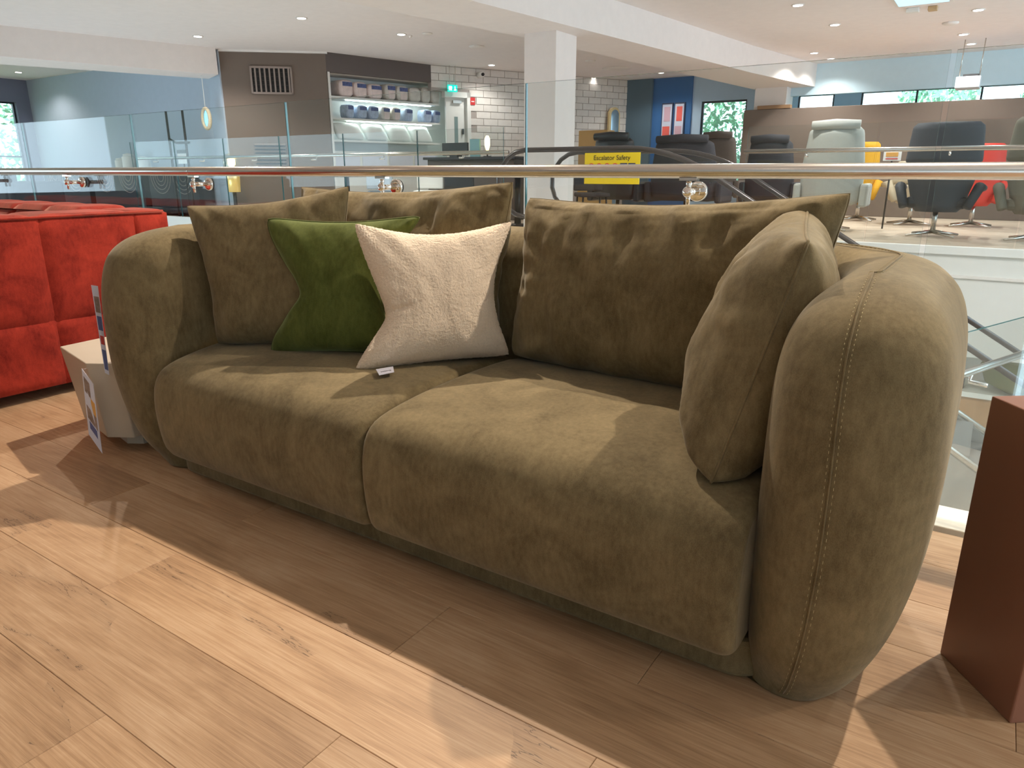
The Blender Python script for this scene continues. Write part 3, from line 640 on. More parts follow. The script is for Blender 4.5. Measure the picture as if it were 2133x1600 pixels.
for i in range(3):
    q = MB(); x1 = -3.84-i*.72; q.box((x1-.71, .55, .1), (x1, 1.80, .44)); q.build('seat_cushion', m_red, rs, bevel=.05)
for x, y in ((-3.6, .65), (-3.6, 1.95), (-5.8, .65), (-5.8, 1.95)): MB().box((x-.03, y-.03, 0), (x+.03, y+.03, .07)).build('leg', m_black, rs)

# ================================================================== pedestal
pc = np.array(atz(1957, 1360, 0)[:2]); pf = np.array(atz(2103, 1508, 0)[:2])
e1 = pf-pc; L1 = np.linalg.norm(e1); d1 = e1/L1; d2 = np.array([-d1[1], d1[0]]) if d1[0] > 0 else d1
d2 = np.array([.8, .6]); d2 = np.array([-d1[1], d1[0]])
pz = None
for zz in np.arange(.3, .9, .0025):      # height so that the top corner sits over the foot corner
    q = atz(2055, 820, zz)
    if abs(q[1]-pc[1]) < .012 and pz is None: pz = zz
pz = .585
pd = empty('pedestal', (*(pc+d2*.2), 0), 'terracotta brown square display pedestal at the right edge', 'pedestal')
MB().prism([tuple(pc), tuple(pf), tuple(pf+d2*.34), tuple(pc+d2*.34)], 0, pz).build('body', m_ped, pd, bevel=.003)

# ================================================================== FAR BALUSTRADE
def balustrade(A, B, zf, n, label, gh=1.28, rh=1.0, side=1, rdia=.024, glassm=None, brk=True, gaps=.0):
    A = Vector((*A, zf)); B = Vector((*B, zf)); d = (B-A); L = d.length; t = d/L; nn = Vector((t.y, -t.x, 0))
    if nn.dot(-A) < 0: nn = -nn
    nn *= side
    th = empty('glass_balustrade', tuple(A), label, 'balustrade')
    for i in range(n):
        a = A+t*(L*i/n+.006); b = A+t*(L*(i+1)/n-.006); u = Vector((0, 0, gh)); o5 = nn*.006
        q = [a-o5, b-o5, b-o5+u, a-o5+u, a+o5, b+o5, b+o5+u, a+o5+u]
        g = MB().add(q, [(0, 1, 2, 3), (5, 4, 7, 6)]).build('glass_pane', m_glass, th, fix=False)
        MB().add(q, [(3, 2, 6, 7), (1, 5, 6, 2), (4, 0, 3, 7)]).build('edge', m_gedge, g, fix=False)
        if brk:
            m_ = (a+b)/2; c = m_+Vector((0, 0, rh-.06)); MB().tube([c, c+nn*.09, c+nn*.09+Vector((0, 0, .04))], .012, 8).build('bracket', m_chrome, th)
    MB().tube([A+nn*.09+Vector((0, 0, rh)), B+nn*.09+Vector((0, 0, rh))], rdia, 12).build('handrail', m_steel, th)
    return th
balustrade((-13.2, 7.40), (-5.05, 7.40), FZ, 6, 'distant glass balustrade with steel rail across the void, left side', side=-1)
balustrade((-2.62, 8.97), (4.4, 8.97), FZ, 5, 'distant glass balustrade with steel rail in front of the recliners', side=1, gh=1.28)
# lower stair balustrade seen right of the sofa
qa, qb = atz(2000, 803, -.04), atz(2133, 756, -.04); dd = (qb-qa)[:2]/np.linalg.norm((qb-qa)[:2])
A_ = qa[:2]-dd*1.3; B_ = qb[:2]+dd*1.2
sb = balustrade(tuple(A_), tuple(B_), -1.04, 3, 'lower glass balustrade with steel rail, right of the olive sofa', side=-1, rdia=.022)
struct(MB().prism([tuple(A_-np.array((0, 0))), tuple(B_), tuple(B_+np.array((-dd[1], dd[0]))*-1.2), tuple(A_+np.array((-dd[1], dd[0]))*-1.2)], -1.16, -1.04), 'floor_landing', m_farfloor)

# ================================================================== ESCALATOR
es = empty('escalator', (-2.7, 6.7, FZ), 'black-railed escalator descending to the lower level across the void', 'escalator')
def hr_path(Y, zt):
    P = []
    x0, xk = -4.30, -2.66
    for k in range(10): a = math.pi*(1.5-k/9*1.0); P.append((x0+.32+.32*math.cos(a), Y, zt-.32+.32*math.sin(a)))   # newel curve
    P.append((-3.6, Y, zt)); P.append((-3.1, Y, zt))
    s = 1.6; z = zt; x = xk
    for k in range(7): a = math.radians(31)*k/6; P.append((xk-.25+s*math.sin(a), Y, zt-s*(1-math.cos(a))))
    x, z = P[-1][0], P[-1][2]; P.append((x+5.2*math.cos(math.radians(31)), Y, z-5.2*math.sin(math.radians(31))))
    return P
for Y in (6.2, 7.27):
    P = hr_path(Y, 1.205); b = MB(); b.tube(P, .024, 12); b.build('handrail_belt', m_belt, es)
    Q = [(p[0]+(.05 if i < 9 else 0), p[1], p[2]-(.05 if i >= 9 else .0)) for i, p in enumerate(P)]
    gm = MB(); low = [(p[0], Y, max(p[2]-.80, -9)) for p in P[8:]]; hi = [(p[0], Y, p[2]-.03) for p in P[8:]]
    for i in range(len(hi)-1): gm.add([low[i], low[i+1], hi[i+1], hi[i]], [(0, 1, 2, 3)])
    g = gm.build('glass_side', m_glass, es, fix=False)
    for dz, r_ in ((.82, .035), (.98, .03)):
        MB().tube([(p[0], Y, p[2]-dz) for p in P[8:]], r_, 8).build('skirt_trim', m_steel, es)
    tr = MB(); 
    lowr = [(p[0], p[2]) for p in P[8:]]
    for i in range(len(lowr)-1):
        (xa, za), (xb, zb) = lowr[i], lowr[i+1]; yy0 = Y-.05; 
        tr.add([(xa, yy0, za-1.5), (xb, yy0, zb-1.5), (xb, yy0, zb-.84), (xa, yy0, za-.84), (xa, Y+.05, za-1.5), (xb, Y+.05, zb-1.5), (xb, Y+.05, zb-.84), (xa, Y+.05, za-.84)], [(0, 1, 2, 3), (4, 5, 6, 7), (0, 1, 5, 4), (3, 2, 6, 7)])
    tr.build('truss_panel', mat('truss_panel', lin(170, 176, 176), .35, .6), es)
for k in range(18):
    x = -2.3+k*.30; z = .19-(k+.3)*.30*math.tan(math.radians(31)); MB().box((x, 6.27, z-.2), (x+.31, 7.2, z)).build('step', mat('step_metal', (.3, .3, .3), .4, .8), es)
MB().box((-5.0, 6.15, -.1), (-2.3, 7.32, FZ)).build('landing_plate', m_steel, es)
struct(MB().box((-5.0, 6.1, -.4), (-3.6, 7.4, FZ-.02)), 'floor_bridge', m_farfloor)
# safety sign
sg = empty('safety_sign', (-3.0, 6.1, .89), 'yellow escalator safety sign on the glass of the escalator', 'sign')
m_yel = mat('sign_yellow', lin(238, 208, 26), .5)
S = lambda x, y, d=0.: aty(x, y, 6.12-d)
c0 = S(1219, 319); c1 = S(1331, 384)
MB().box((c0[0], 6.115, c1[2]), (c1[0], 6.125, c0[2])).build('plate', m_yel, sg); MB().box((c0[0]+.05, 6.125, c1[2]+.05), (c1[0]-.05, 6.165, c0[2]-.05)).build('mounting_pad', m_wht, sg)
text('Escalator Safety', .058, ((c0[0]+c1[0])/2, 6.112, c0[2]-.045), (1, 0, 0), (0, 0, 1), m_dark, sg)
sw = (c1[0]-c0[0]); m_wp = mat('sign_white', (.9, .9, .9), .5); m_rp = mat('sign_red', lin(200, 40, 40), .5)
for i in range(4):
    x = c0[0]+sw*(.13+i*.145); z = c0[2]-.125
    MB().lathe([(.034, 0), (.034, .002)], (x, 6.110, z), 20, 0, 'y').build('red_ring', m_rp, sg); MB().lathe([(.026, 0), (.026, .002)], (x, 6.108, z), 20, 0, 'y').build('pictogram_ground', m_wp, sg)
    MB().box((x-.006, 6.106, z-.016), (x+.006, 6.108, z+.016)).build('pictogram', m_dark, sg)
m_bp = mat('sign_blue', lin(30, 40, 90), .5)
for i in range(2):
    x = c0[0]+sw*(.72+i*.145); z = c0[2]-.125
    MB().box((x-.034, 6.110, z-.034), (x+.034, 6.112, z+.034)).build('blue_square', m_bp, sg); MB().box((x-.007, 6.107, z-.02), (x+.007, 6.109, z+.02)).build('pictogram', m_wp, sg)

# ================================================================== CEILING FITTINGS
DL = [((628, 37), 'round recessed downlight above the wall vent, high on the left'), ((412, 75), 'round recessed downlight by the top left bulkhead'), ((836, 71), 'round recessed downlight above the bedding shelves'),
      ((1024, 135), 'round recessed downlight just left of the square column'), ((1235, 162), 'round recessed downlight right of the column, lower one'), ((1377, 151), 'round recessed downlight near the blue wall'),
      ((1662, 10), 'round recessed downlight at top right, nearest to the beam'), ((1739, 51), 'round recessed downlight in the second row of the right ceiling'), ((2038, 20), 'round recessed downlight at the top right corner of the ceiling'),
      ((2007, 71), 'round recessed downlight above the hanging projector, nearer one'), ((1696, 110), 'round recessed downlight beside the far beam end'), ((2023, 91), 'round recessed downlight right above the projector'), ((1731, 122), 'round recessed downlight just below the glass top at right'),
      ((38, 150), 'round recessed downlight in the blue-lit ceiling at far left')]
def downlight(x, y, label=None, group=None, r=.055):
    t = empty('downlight', (x, y, CE), label, 'downlight', group)
    MB().lathe([(r*1.35, -.008), (r*1.35, 0), (r*1.0, .0)], (x, y, CE), 24).build('ring', m_lampring, t)
    MB().lathe([(r, -.010), (r, -.007)], (x, y, CE), 24).build('lens', m_lamp, t)
for (px, py), lb in DL:
    p = atz(px, py, CE); downlight(p[0], p[1], lb, 'ceiling downlights'); lamp(p[0], p[1], CE-.03, 60 if p[1] > 13.8 else (50 if px in (1024, 38) else 150), .05, 140, NEUT)
NEARLB = ['recessed downlight over the void edge behind the olive sofa, left of its middle', 'recessed downlight over the void edge behind the terracotta pedestal', 'recessed downlight over the void edge, rightmost of its row', 'recessed downlight above the red sofa back', 'added fill downlight in front of the red sofa',
          'added fill downlight in front of the olive sofa middle', 'added fill downlight in front of the olive sofa right arm', 'added fill downlight behind the camera, right one', 'added fill downlight behind the camera, left one', 'added fill downlight far left of the red sofa', 'added fill downlight far right of the terracotta pedestal']
for i, (x, y, z, e, r, cone, c) in enumerate(LAMPS):
    downlight(x, y, NEARLB[i], 'downlights over the near shop floor'); lamp(x, y, z, e, r, cone, c)  # fittings of the fill spots are added along with them
for (px, py), lb, nm, r in (((890, 69), 'flat round ceiling cover beside the downlight over the shelves', 'ceiling_disc', .07), ((993, 96), 'round ceiling speaker plate left of the column', 'ceiling_disc', .12), ((1230, 126), 'round ceiling disc right of the column, high', 'ceiling_disc', .09),
                           ((1285, 142), 'wide white round ceiling diffuser right of the column', 'ceiling_diffuser', .28), ((1980, 47), 'flat round ceiling disc between the right downlights', 'ceiling_disc', .1), ((855, 74), 'tiny round ceiling sensor right of the downlight', 'sensor', .025)):
    p = atz(px, py, CE); o = MB().lathe([(r*.6, -.03), (r, -.012), (r, 0)], (p[0], p[1], CE), 24).build(nm, m_lampring); tag(o, lb, 'ceiling fitting')
for (px, py), lb, mm, sx in (((1902, 17), 'small white box on the ceiling near the light panel', m_wht, .07), ((1944, 13), 'small tan box detector on the ceiling near the light panel', mat('tan_plastic', lin(200, 170, 130), .5), .05)):
    p = atz(px, py, CE); o = MB().box((p[0]-sx, p[1]-.05, CE-.05), (p[0]+sx, p[1]+.05, CE)).build('detector_box', mm, bevel=.008); tag(o, lb, 'ceiling fitting')
t = empty('light_panel', (-1.1, 9.9, CE), 'blue-white recessed ceiling light panel at the top right edge', 'light panel')
MB().box((-1.42, 9.0, CE-.012), (-.82, 10.42, CE)).build('frame', m_lampring, t); MB().box((-1.38, 9.04, CE-.016), (-.86, 10.38, CE-.012)).build('diffuser', mat('panel_glow', (.5, .8, 1), .5, emit=1.0, ecol=(.45, .78, 1)), t)

# wall vent
v = empty('wall_vent', (*(B0+pA[1]*.8+pA[2]*.01), 2.24), 'square air vent grille high on the taupe wall', 'vent')
m_vent = mat('vent_metal', lin(152, 136, 128), .5)
f_ = MB(); 
for a, b, c, d in ((.46, 1.13, 2.63, 2.66), (.46, 1.13, 2.235, 2.265), (.46, .49, 2.235, 2.66), (1.10, 1.13, 2.235, 2.66)): pbox(f_, pA, a, b, c, d, 0, .03)
f_.build('frame', m_vent, v); pbox(MB(), pA, .47, 1.12, 2.25, 2.65, .001, .006).build('dark_opening', m_black, v)
for i in range(8):
    s = .53+i*.076; pbox(MB(), pA, s, s+.026, 2.26, 2.64, .008, .026).build('slat', m_vent, v)
for i in range(5): pbox(MB(), pA, .49, 1.10, 2.31+i*.065, 2.316+i*.065, .007, .016).build('cross_bar', mat('vent_dark', lin(60, 52, 48), .5), v)
# lower slatted grille on the taupe wall, seen through glass
v = empty('low_grille', (*(B0+pA[1]*.9+pA[2]*.02), 1.1), 'low horizontal slatted grille on the taupe wall behind the glass', 'vent')
pbox(MB(), pA, .42, .92, 1.10, 1.46, .0, .01).build('backing', m_vent, v)
for i in range(6): pbox(MB(), pA, .42, .92, 1.12+i*.057, 1.145+i*.057, .01, .03).build('slat', m_dark, v)
# dark sideboards with arched inlays along the grey-blue wall
for i, (x0, x1, lb) in enumerate(((-17.2, -15.4, 'dark sideboard under the grey-blue wall, nearest the window'), (-15.2, -13.4, 'dark sideboard in the middle of the grey-blue wall'), (-13.2, -11.7, 'dark sideboard with pale arched inlays left of the globe lamp'))):
    sbd = empty('sideboard', ((x0+x1)/2, 7.8, FZ), lb, 'sideboard', 'dark sideboards along the grey-blue wall'); MB().box((x0, 7.66, FZ+.06), (x1, 7.98, .97)).build('body', m_nv2, sbd, bevel=.01)
    MB().box((x0-.02, 7.64, .97), (x1+.02, 7.985, 1.0)).build('top', m_bf, sbd)
    for k in range(2):
        xc = x0+(x1-x0)*(.27+.46*k)
        for r in (.10, .17, .24, .31): MB().tube([(xc+r*math.cos(a*math.pi/12), 7.655, .93-r*math.sin(a*math.pi/12)) for a in range(13)], .007, 6).build('inlay_arc', m_vent, sbd)
    for x in (x0+.1, x1-.1): MB().box((x-.03, 7.7, FZ), (x+.03, 7.94, FZ+.06)).build('foot', m_dark, sbd)
# ================================================================== ALCOVE SHELVES
def nth(i): return ['first', 'second', 'third', 'fourth', 'fifth', 'sixth', 'seventh', 'eighth', 'ninth', 'tenth'][i]
SD = -.6
for z, nm, lb in ((2.245, 'shelf', 'top white shelf of the lit bedding alcove'), (1.90, 'shelf', 'middle white shelf of the lit bedding alcove'), (1.535, 'shelf', 'lowest white shelf of the lit bedding alcove, carrying the pillows')):
    t = empty('shelf', (*(B1+pB[1]*1.2), z), lb, 'shelf', 'bedding alcove shelves')
    pbox(MB(), pB, .08, 2.45, z-.03, z, SD, -.12).build('board', m_wht, t)
    if z > 1.6: pbox(MB(), pB, .5, 2.35, z-.045, z-.031, -.3, -.27).build('led_strip', m_strip, t)
m_pk = mat('pack_pink', lin(230, 212, 208), .5, var=.12, vscale=12); m_pkg = mat('pack_grey', lin(212, 206, 198), .5, var=.12, vscale=12); m_band = mat('pack_band', lin(80, 92, 140), .5, var=.3, vscale=30); m_pk2 = mat('pack_lightblue', lin(170, 184, 208), .4, var=.2, vscale=15)
def pack(s0, s1, z0, z1, d0, d1, label, group, body, band, r=.3, name='bedding_pack'):
    P0, t, n, L = pB; c = P0+t*(s0+s1)/2; e = empty(name, (*(c+n*(d0+d1)/2), z0), label, 'bedding pack', group); N = 12; q = MB(); P = []
    w = (s1-s0)/2; hh = z1-z0
    prof = []
    for i in range(N): 
        a = 2*math.pi*i/N; prof.append((math.copysign(abs(math.cos(a))**.62, math.cos(a)), math.copysign(abs(math.sin(a))**.62, math.sin(a))))
    for dd_, k in ((d0, .8), (d0+.02, 1), (d1-.03, 1), (d1-.008, .9), (d1, .7)):
        for (a, b) in prof: x = P0+t*((s0+s1)/2+a*w*k)+n*dd_; P.append((x[0], x[1], z0+hh/2+b*hh/2*k))
    q.grid(P, N, 5, wrapu=True); q.add(P[:N], [tuple(range(N))]); q.add(P[-N:], [tuple(range(N))]); q.build('pack', body, e)
    if band: pbox(MB(), pB, s0+w*.5, s1-w*.2, z1-hh*.38, z1-hh*.14, d1-.01, d1+.004).build('printed_band', band, e)
    if band: pbox(MB(), pB, s0+w*.6, s1-w*.35, z0+hh*.1, z1-hh*.42, d1-.01, d1+.003).build('printed_card', body if body is not m_pkg else m_pk, e)
tops = [(716, 747), (747.5, 776), (776.5, 808), (812, 836), (836.5, 862), (862.5, 888), (888.5, 908), (908.5, 928)]
for i, (a, b) in enumerate(tops):
    s0, _ = sz(pB, a, 180); s1, _ = sz(pB, b, 180); 
    pack(s0, s1, 2.247, 2.53-.012*(i % 3), -.5, -.16, nth(i)+' plastic-wrapped duvet pack from the left on the top bedding shelf', 'duvet packs on the top bedding shelf', (m_pk if i < 3 else m_pkg), (m_band if i in (0, 1, 2, 3, 4) else None))
mids = [(733, 750), (756, 778), (779, 802), (806, 826), (829, 847), (855, 873), (895, 912), (915, 930)]
for i, (a, b) in enumerate(mids):
    s0, _ = sz(pB, a, 230); s1, _ = sz(pB, b, 230)
    pack(s0, s1, 1.902, 2.14, -.42, -.18, nth(i)+' folded sheet pack from the left on the middle bedding shelf', 'sheet packs on the middle bedding shelf', (m_pk2 if i not in (3, 4) else m_pkg), m_band)
for i, (a, b) in enumerate([(712, 772), (773, 821), (822, 870), (871, 915)]):
    s0, _ = sz(pB, a, 275); s1, _ = sz(pB, b, 275); P0, t, n, L = pB
    f3 = lambda s, d, z: (*(P0+t*s+n*d), z)
    cushion('pillow', f3(s0, -.34, 1.82), f3(s1-.06, -.34, 1.82), f3(s1, -.22, 1.55), f3(s0+.05, -.22, 1.55), .16, [mat('pillow_white', lin(236, 238, 236), .8)], nth(i)+' white bed pillow from the left on the lowest lit shelf', 'pillow', (.02, .02, .02, .02), 14, .004, i, 'white pillows on the lit shelf', plump=.35)
# drawers/cabinet beneath
cb_ = empty('display_cabinet', (*(B1+pB[1]*1.2-pB[2]*.3), FZ), 'white glazed cabinet under the lit bedding shelves', 'cabinet')
pbox(MB(), pB, .1, 2.45, FZ, 1.35, -.58, -.2).build('body', m_wht, cb_)
for i in range(4): pbox(MB(), pB, .14+i*.58, .66+i*.58, .95, 1.30, -.2, -.185).build('drawer_front', m_paper, cb_)
# door to the right of the alcove
d_ = empty('door_1', (*(pC[0]+pC[1]*.6), FZ)); d_['kind'] = 'structure'
sa, sb_ = sz(pC, 932, 230)[0], sz(pC, 973, 230)[0]
pbox(MB(), pC, sa, sb_, FZ, 2.36, -.12, -.07).build('door_leaf', m_wht, d_); q0, q1 = sz(pC, 950, 260)[0], sz(pC, 957, 260)[0]; pbox(MB(), pC, q0, q1, 1.3, 2.02, -.072, -.064).build('glass_slot', mat('slot_glass', lin(120, 140, 136), .3), d_)
fr2 = pbox(pbox(MB(), pC, sa-.05, .82, 2.36, 2.46, -.13, .01), pC, sb_, .82, FZ, 2.46, -.13, .01); fr2.build('door_frame', m_wht, d_)
q0, q1 = sz(pC, 945, 210)[0], sz(pC, 962, 210)[0]; pbox(MB(), pC, q0, q1, 2.26, 2.31, -.07, -.02).build('door_closer', m_steel, d_); q0 = sz(pC, 965, 260)[0]; pbox(MB(), pC, q0, q0+.03, 1.70, 1.80, -.07, -.03).build('door_handle', m_dark, d_)
struct(pbox(MB(), pC, -.2, sa+.02, FZ, 2.46, -1.0, -.9), 'wall_beside_door', m_wht)
# exit sign
ex_ = empty('exit_sign', (*(pC[0]+pC[1]*.45+pC[2]*.1), 2.5), 'green illuminated exit sign hanging by the brick wall', 'sign')
m_exit = mat('exit_green', (0, .5, .42), .5, emit=1.3, ecol=(0, .55, .45)); m_exw = mat('exit_white', (.8, 1, .95), .5, emit=1.6, ecol=(.6, 1, .9))
pD = (pC[0]+pC[2]*.10, pC[1], pC[2], pC[3])
p0 = sz(pD, 933, 176); p1 = sz(pD, 953, 192); pbx = lambda a, b, c, d, e, f: pbox(MB(), pD, a, b, c, d, e, f)
w_ = p1[0]-p0[0]; z_ = p1[1]; h_ = p0[1]-p1[1]
pbx(p0[0], p1[0], z_, p0[1], -.03, 0).build('housing', m_exit, ex_)
pbx(p0[0]+w_*.08, p0[0]+w_*.42, z_+h_*.2, z_+h_*.8, 0, .004).build('running_figure_panel', m_exw, ex_); pbx(p0[0]+w_*.62, p0[0]+w_*.86, z_+h_*.2, z_+h_*.45, 0, .004).build('arrow_head', m_exw, ex_)
pbx(p0[0]+w_*.70, p0[0]+w_*.78, z_+h_*.45, z_+h_*.8, 0, .004).build('arrow_shaft', m_exw, ex_)
for f in (.2, .8): pbx(p0[0]+w_*f, p0[0]+w_*f+.01, p0[1], CE, -.02, -.01).build('hanger_rod', m_steel, ex_)
rg = empty('fire_sign', (*(pC[0]+pC[1]*.86), 2.2), 'small red and white fire notice on the white brick wall', 'sign')
s0, z1 = sz(pC, 979, 203); s1, z0 = sz(pC, 989, 219); pbox(MB(), pC, s0, s1, z0, z1, .006, .014).build('plate', m_rp, rg); pbox(MB(), pC, s0+.02, s1-.02, z0+.07, z1-.08, .014, .017).build('symbol', m_wp, rg)
sc_ = empty('security_camera', (*(pC[0]+pC[1]*1.05), 2.75), 'white dome security camera near the top of the brick wall', 'camera')
s0, z0 = sz(pC, 997, 157); P0, t, n, L = pC; c = P0+t*s0
MB().tube([(*c, z0), (*(c+n*.16), z0)], .05, 14).build('body', m_lampring, sc_); MB().tube([(*(c+n*.16), z0), (*(c+n*.19), z0)], .03, 12).build('lens', m_dark, sc_)

# arched mirror and framed prints
am = empty('arched_mirror', (*(pC[0]+pC[1]*4.1+pC[2]*.1), FZ), 'tall arched mirror with gold frame leaning on the brick wall', 'mirror')
s0, zt = sz(pC, 1264, 222); s1, _ = sz(pC, 1285, 260)
def arch(s0, s1, z0, z1, d0, d1, m, nm, par, n=14):
    P0, t, nn, L = pC; w = (s1-s0)/2; o = []
    for k in range(n+1): a = math.pi*k/n; o.append(((s0+s1)/2+w*math.cos(a), z1-w*1.1+w*1.1*math.sin(a)))
    o += [(s0, z0), (s1, z0)]; N = len(o); v = [(*(P0+t*s+nn*d0), z) for s, z in o]+[(*(P0+t*s+nn*d1), z) for s, z in o]
    MB().add(v, [tuple(range(N)), tuple(range(N, 2*N))[::-1]]+[(i, (i+1) % N, N+(i+1) % N, N+i) for i in range(N)]).build(nm, m, par)
s0 = sz(pC, 1262, 250)[0]; s1 = sz(pC, 1284, 250)[0]
arch(s0, s1, FZ, 2.33, .06, .12, mat('gold_frame', lin(214, 190, 140), .4, .3), 'frame', am); arch(s0+.05, s1-.03, FZ+.05, 2.28, .12, .125, mat('mirror_glass', (.45, .58, .68), .08, .8), 'mirror', am)
m_coral = mat('coral_print', lin(232, 100, 90), .6); m_rose = mat('rose_print', lin(206, 170, 186), .6); m_mount = mat('mount_board', lin(206, 214, 234), .6)
for i, (a, b) in enumerate(((1379, 1402), (1405, 1427))):
    x0 = aty(a, 216, 15.25)[0]; x1 = aty(b, 216, 15.25)[0]; fr = empty('framed_print', ((x0+x1)/2, 15.28, 1.4), ('left' if i == 0 else 'right')+' one of two tall framed coral colour-block prints on the blue wall', 'picture', 'colour-block prints')
    MB().box((x0, 15.26, 1.35), (x1, 15.299, 2.40)).build('frame', mat('dark_frame', lin(50, 60, 90), .5), fr); MB().box((x0+.02, 15.252, 1.38), (x1-.02, 15.262, 2.37)).build('mount', m_mount, fr)
    MB().box((x0+.06, 15.246, 2.03), (x1-.05, 15.254, 2.32)).build('print_block', [m_rose, m_coral][i], fr); MB().box((x0+.04, 15.246, 1.42), (x1-.05, 15.254, 1.93)).build('print_block', [m_coral, m_rose][i], fr)

# hanging round mirror at the left, arch stand
hm = empty('round_mirror', tuple(aty(430, 247, 7.62)), 'oval hanging mirror with pale rope frame beside the taupe wall', 'mirror')
c = Vector(tuple(aty(430, 247, 7.62))); rx, rz = .095, .155
MB().tube([(c.x+rx*math.cos(k*math.pi/12), c.y, c.z+rz*math.sin(k*math.pi/12)) for k in range(24)], .03, 10, closed=True).build('rope_frame', mat('rope', lin(206, 190, 160), .8, var=.2, vscale=60), hm)
MB().add([(c.x, c.y, c.z)]+[(c.x+rx*.95*math.cos(k*math.pi/12), c.y-.005, c.z+rz*.95*math.sin(k*math.pi/12)) for k in range(24)], [(0, 1+k, 1+(k+1) % 24) for k in range(24)]).build('mirror_glass', mat('mirror_blue', (.25, .6, .85), .1, .6), hm)
MB().tube([(c.x, c.y, c.z+rz), (c.x, c.y, CE)], .006, 6).build('cord', m_wht, hm)
# ================================================================== PROJECTOR
pr_ = empty('projector', tuple(aty(2017, 175, 13.5)), 'pale ceiling-hung projector box on two rods at right', 'projector')
c = aty(2017, 172, 13.5); w_ = .16
MB().box((c[0]-w_, 13.3, c[2]-.09), (c[0]+w_, 13.7, c[2]+.07)).build('body', mat('projector_white', lin(196, 206, 214), .5), pr_, bevel=.01)
for s in (-.13, .13): MB().tube([(c[0]+s, 13.5, c[2]+.07), (c[0]+s, 13.5, CE)], .008, 6).build('rod', m_steel, pr_)
MB().box((c[0]-.08, 13.4, c[2]+.07), (c[0]+.12, 13.6, c[2]+.11)).build('mount', m_dark, pr_)

# ================================================================== RECLINERS
def recliner(x, y, rot, w, hb, mm, label, style=0, group='swivel recliners across the void', base=True, name='recliner'):
    t = empty(name, (x, y, FZ), label, 'armchair', group); Rm = Matrix.Rotation(rot, 4, 'Z'); T = Matrix.Translation((x, y, FZ))@Rm
    def put(mb, nm, m, bev=0, sub=0):
        mb.v = [tuple(T@Vector(p)) for p in mb.v]; return mb.build(nm, m, t, bevel=bev, sub=sub)
    # back faces -Y (toward the viewer): curved shell
    P = []; n = 14; nv = 12
    def shell(z0, z1, w0, w1, yb, th, lean, curve):
        P = []; ring = 20
        for j in range(nv+1):
            v = j/nv; z = z0+(z1-z0)*v; wv = (w0+(w1-w0)*v)*.5; k = 1
            e = min(v, 1-v); 
            if e < .14: k = math.sqrt(max(0.001, 1-((.14-e)/.14)**2))
            for i in range(ring):
                a = 2*math.pi*i/ring; ca, sa = math.cos(a), math.sin(a); X_ = math.copysign(abs(ca)**.6, ca)*wv*(.86+.14*k); Y_ = math.copysign(abs(sa)**.8, sa)*th*.5*k
                P.append((X_, yb-lean*v+Y_+curve*(X_/wv)**2*.1, z))
        m_ = MB(); m_.grid(P, ring, nv+1, wrapu=True); m_.add(P[:ring], [tuple(range(ring))]); m_.add(P[-ring:], [tuple(range(ring))]); return m_
    if style == 0:     # tall padded back with rolled headrest
        put(shell(.36, hb*.62, w*.95, w, 0, .16, .06, 1), 'backrest', mm); put(shell(hb*.58, hb*.96, w*.98, w*.82, -.06, .14, .04, 1), 'upper_backrest', mm)
        put(MB().tube([(-w*.36, -.12, hb-.03), (0, -.13, hb-.02), (w*.36, -.12, hb-.03)], [.055, .065, .055], 14), 'headrest', mm)
        for s in (-1, 1): put(MB().box((s*w*.52-.05, -.02, .32), (s*w*.52+.05, .55, .62)), 'armrest', mm, .03)
    else:              # wraparound shell that tapers to the pedestal
        put(shell(.30, hb*.66, w*.62, w*.98, .02, .22, .08, 2), 'shell', mm); put(shell(.64*hb, hb, w*.98, w*.88, -.06, .17, .03, 2), 'headrest', mm)
        for s in (-1, 1): put(MB().tube([(s*w*.40, .0, .36), (s*w*.50, .12, .60), (s*w*.52, .5, .58)], [.05, .06, .04], 10), 'armrest', mm)
    put(MB().box((-w*.4, .05, .34), (w*.4, .6, .48)), 'seat', mm, .05)
    if base:
        put(MB().tube([(0, .2, .05), (0, .2, .36)], .03, 12), 'column', m_steel)
        for k in range(4): a = math.pi/4+k*math.pi/2; put(MB().tube([(0, .2, .06), (math.cos(a)*.36, .2+math.sin(a)*.36, .018)], [.026, .012], 8), 'base_leg', m_steel)
    return t
recliner(-1.93, 10.55, .05, .80, 1.38, m_lg, 'tall light grey fabric recliner with rolled headrest, left of the yellow chair')
recliner(-.66, 10.2, -.05, .84, 1.33, m_nv, 'navy grey shell recliner on a star base, left of the red chair', 1)
recliner(.36, 10.1, -.1, .84, 1.36, m_tp, 'taupe shell recliner at the right edge of the picture', 1)
recliner(-.32, 12.3, .0, .62, 1.15, m_rf, 'bright red armchair between the navy and taupe recliners', 1)
recliner(-2.98, 11.45, .0, .74, 1.26, m_nv2, 'charcoal recliner left of the light grey one', 0)
recliner(-1.05, 12.3, .3, .70, .92, m_cr, 'cream low armchair on a star base behind the light grey recliner', 1)
recliner(-1.93, 12.9, 0, .50, 1.22, m_ms, 'mustard yellow armchair beside the light grey recliner', 1)
recliner(-5.15, 10.6, 0, .78, 1.32, m_bl, 'black leather recliner behind the yellow sign', 0)
recliner(-4.05, 10.7, 0, 1.08, 1.26, m_nv2, 'wide dark grey armchair right of the black leather one', 0)
recliner(-4.35, 13.2, 0, .70, 1.42, m_bf, 'brown armchair with a straight top by the tall window', 0)
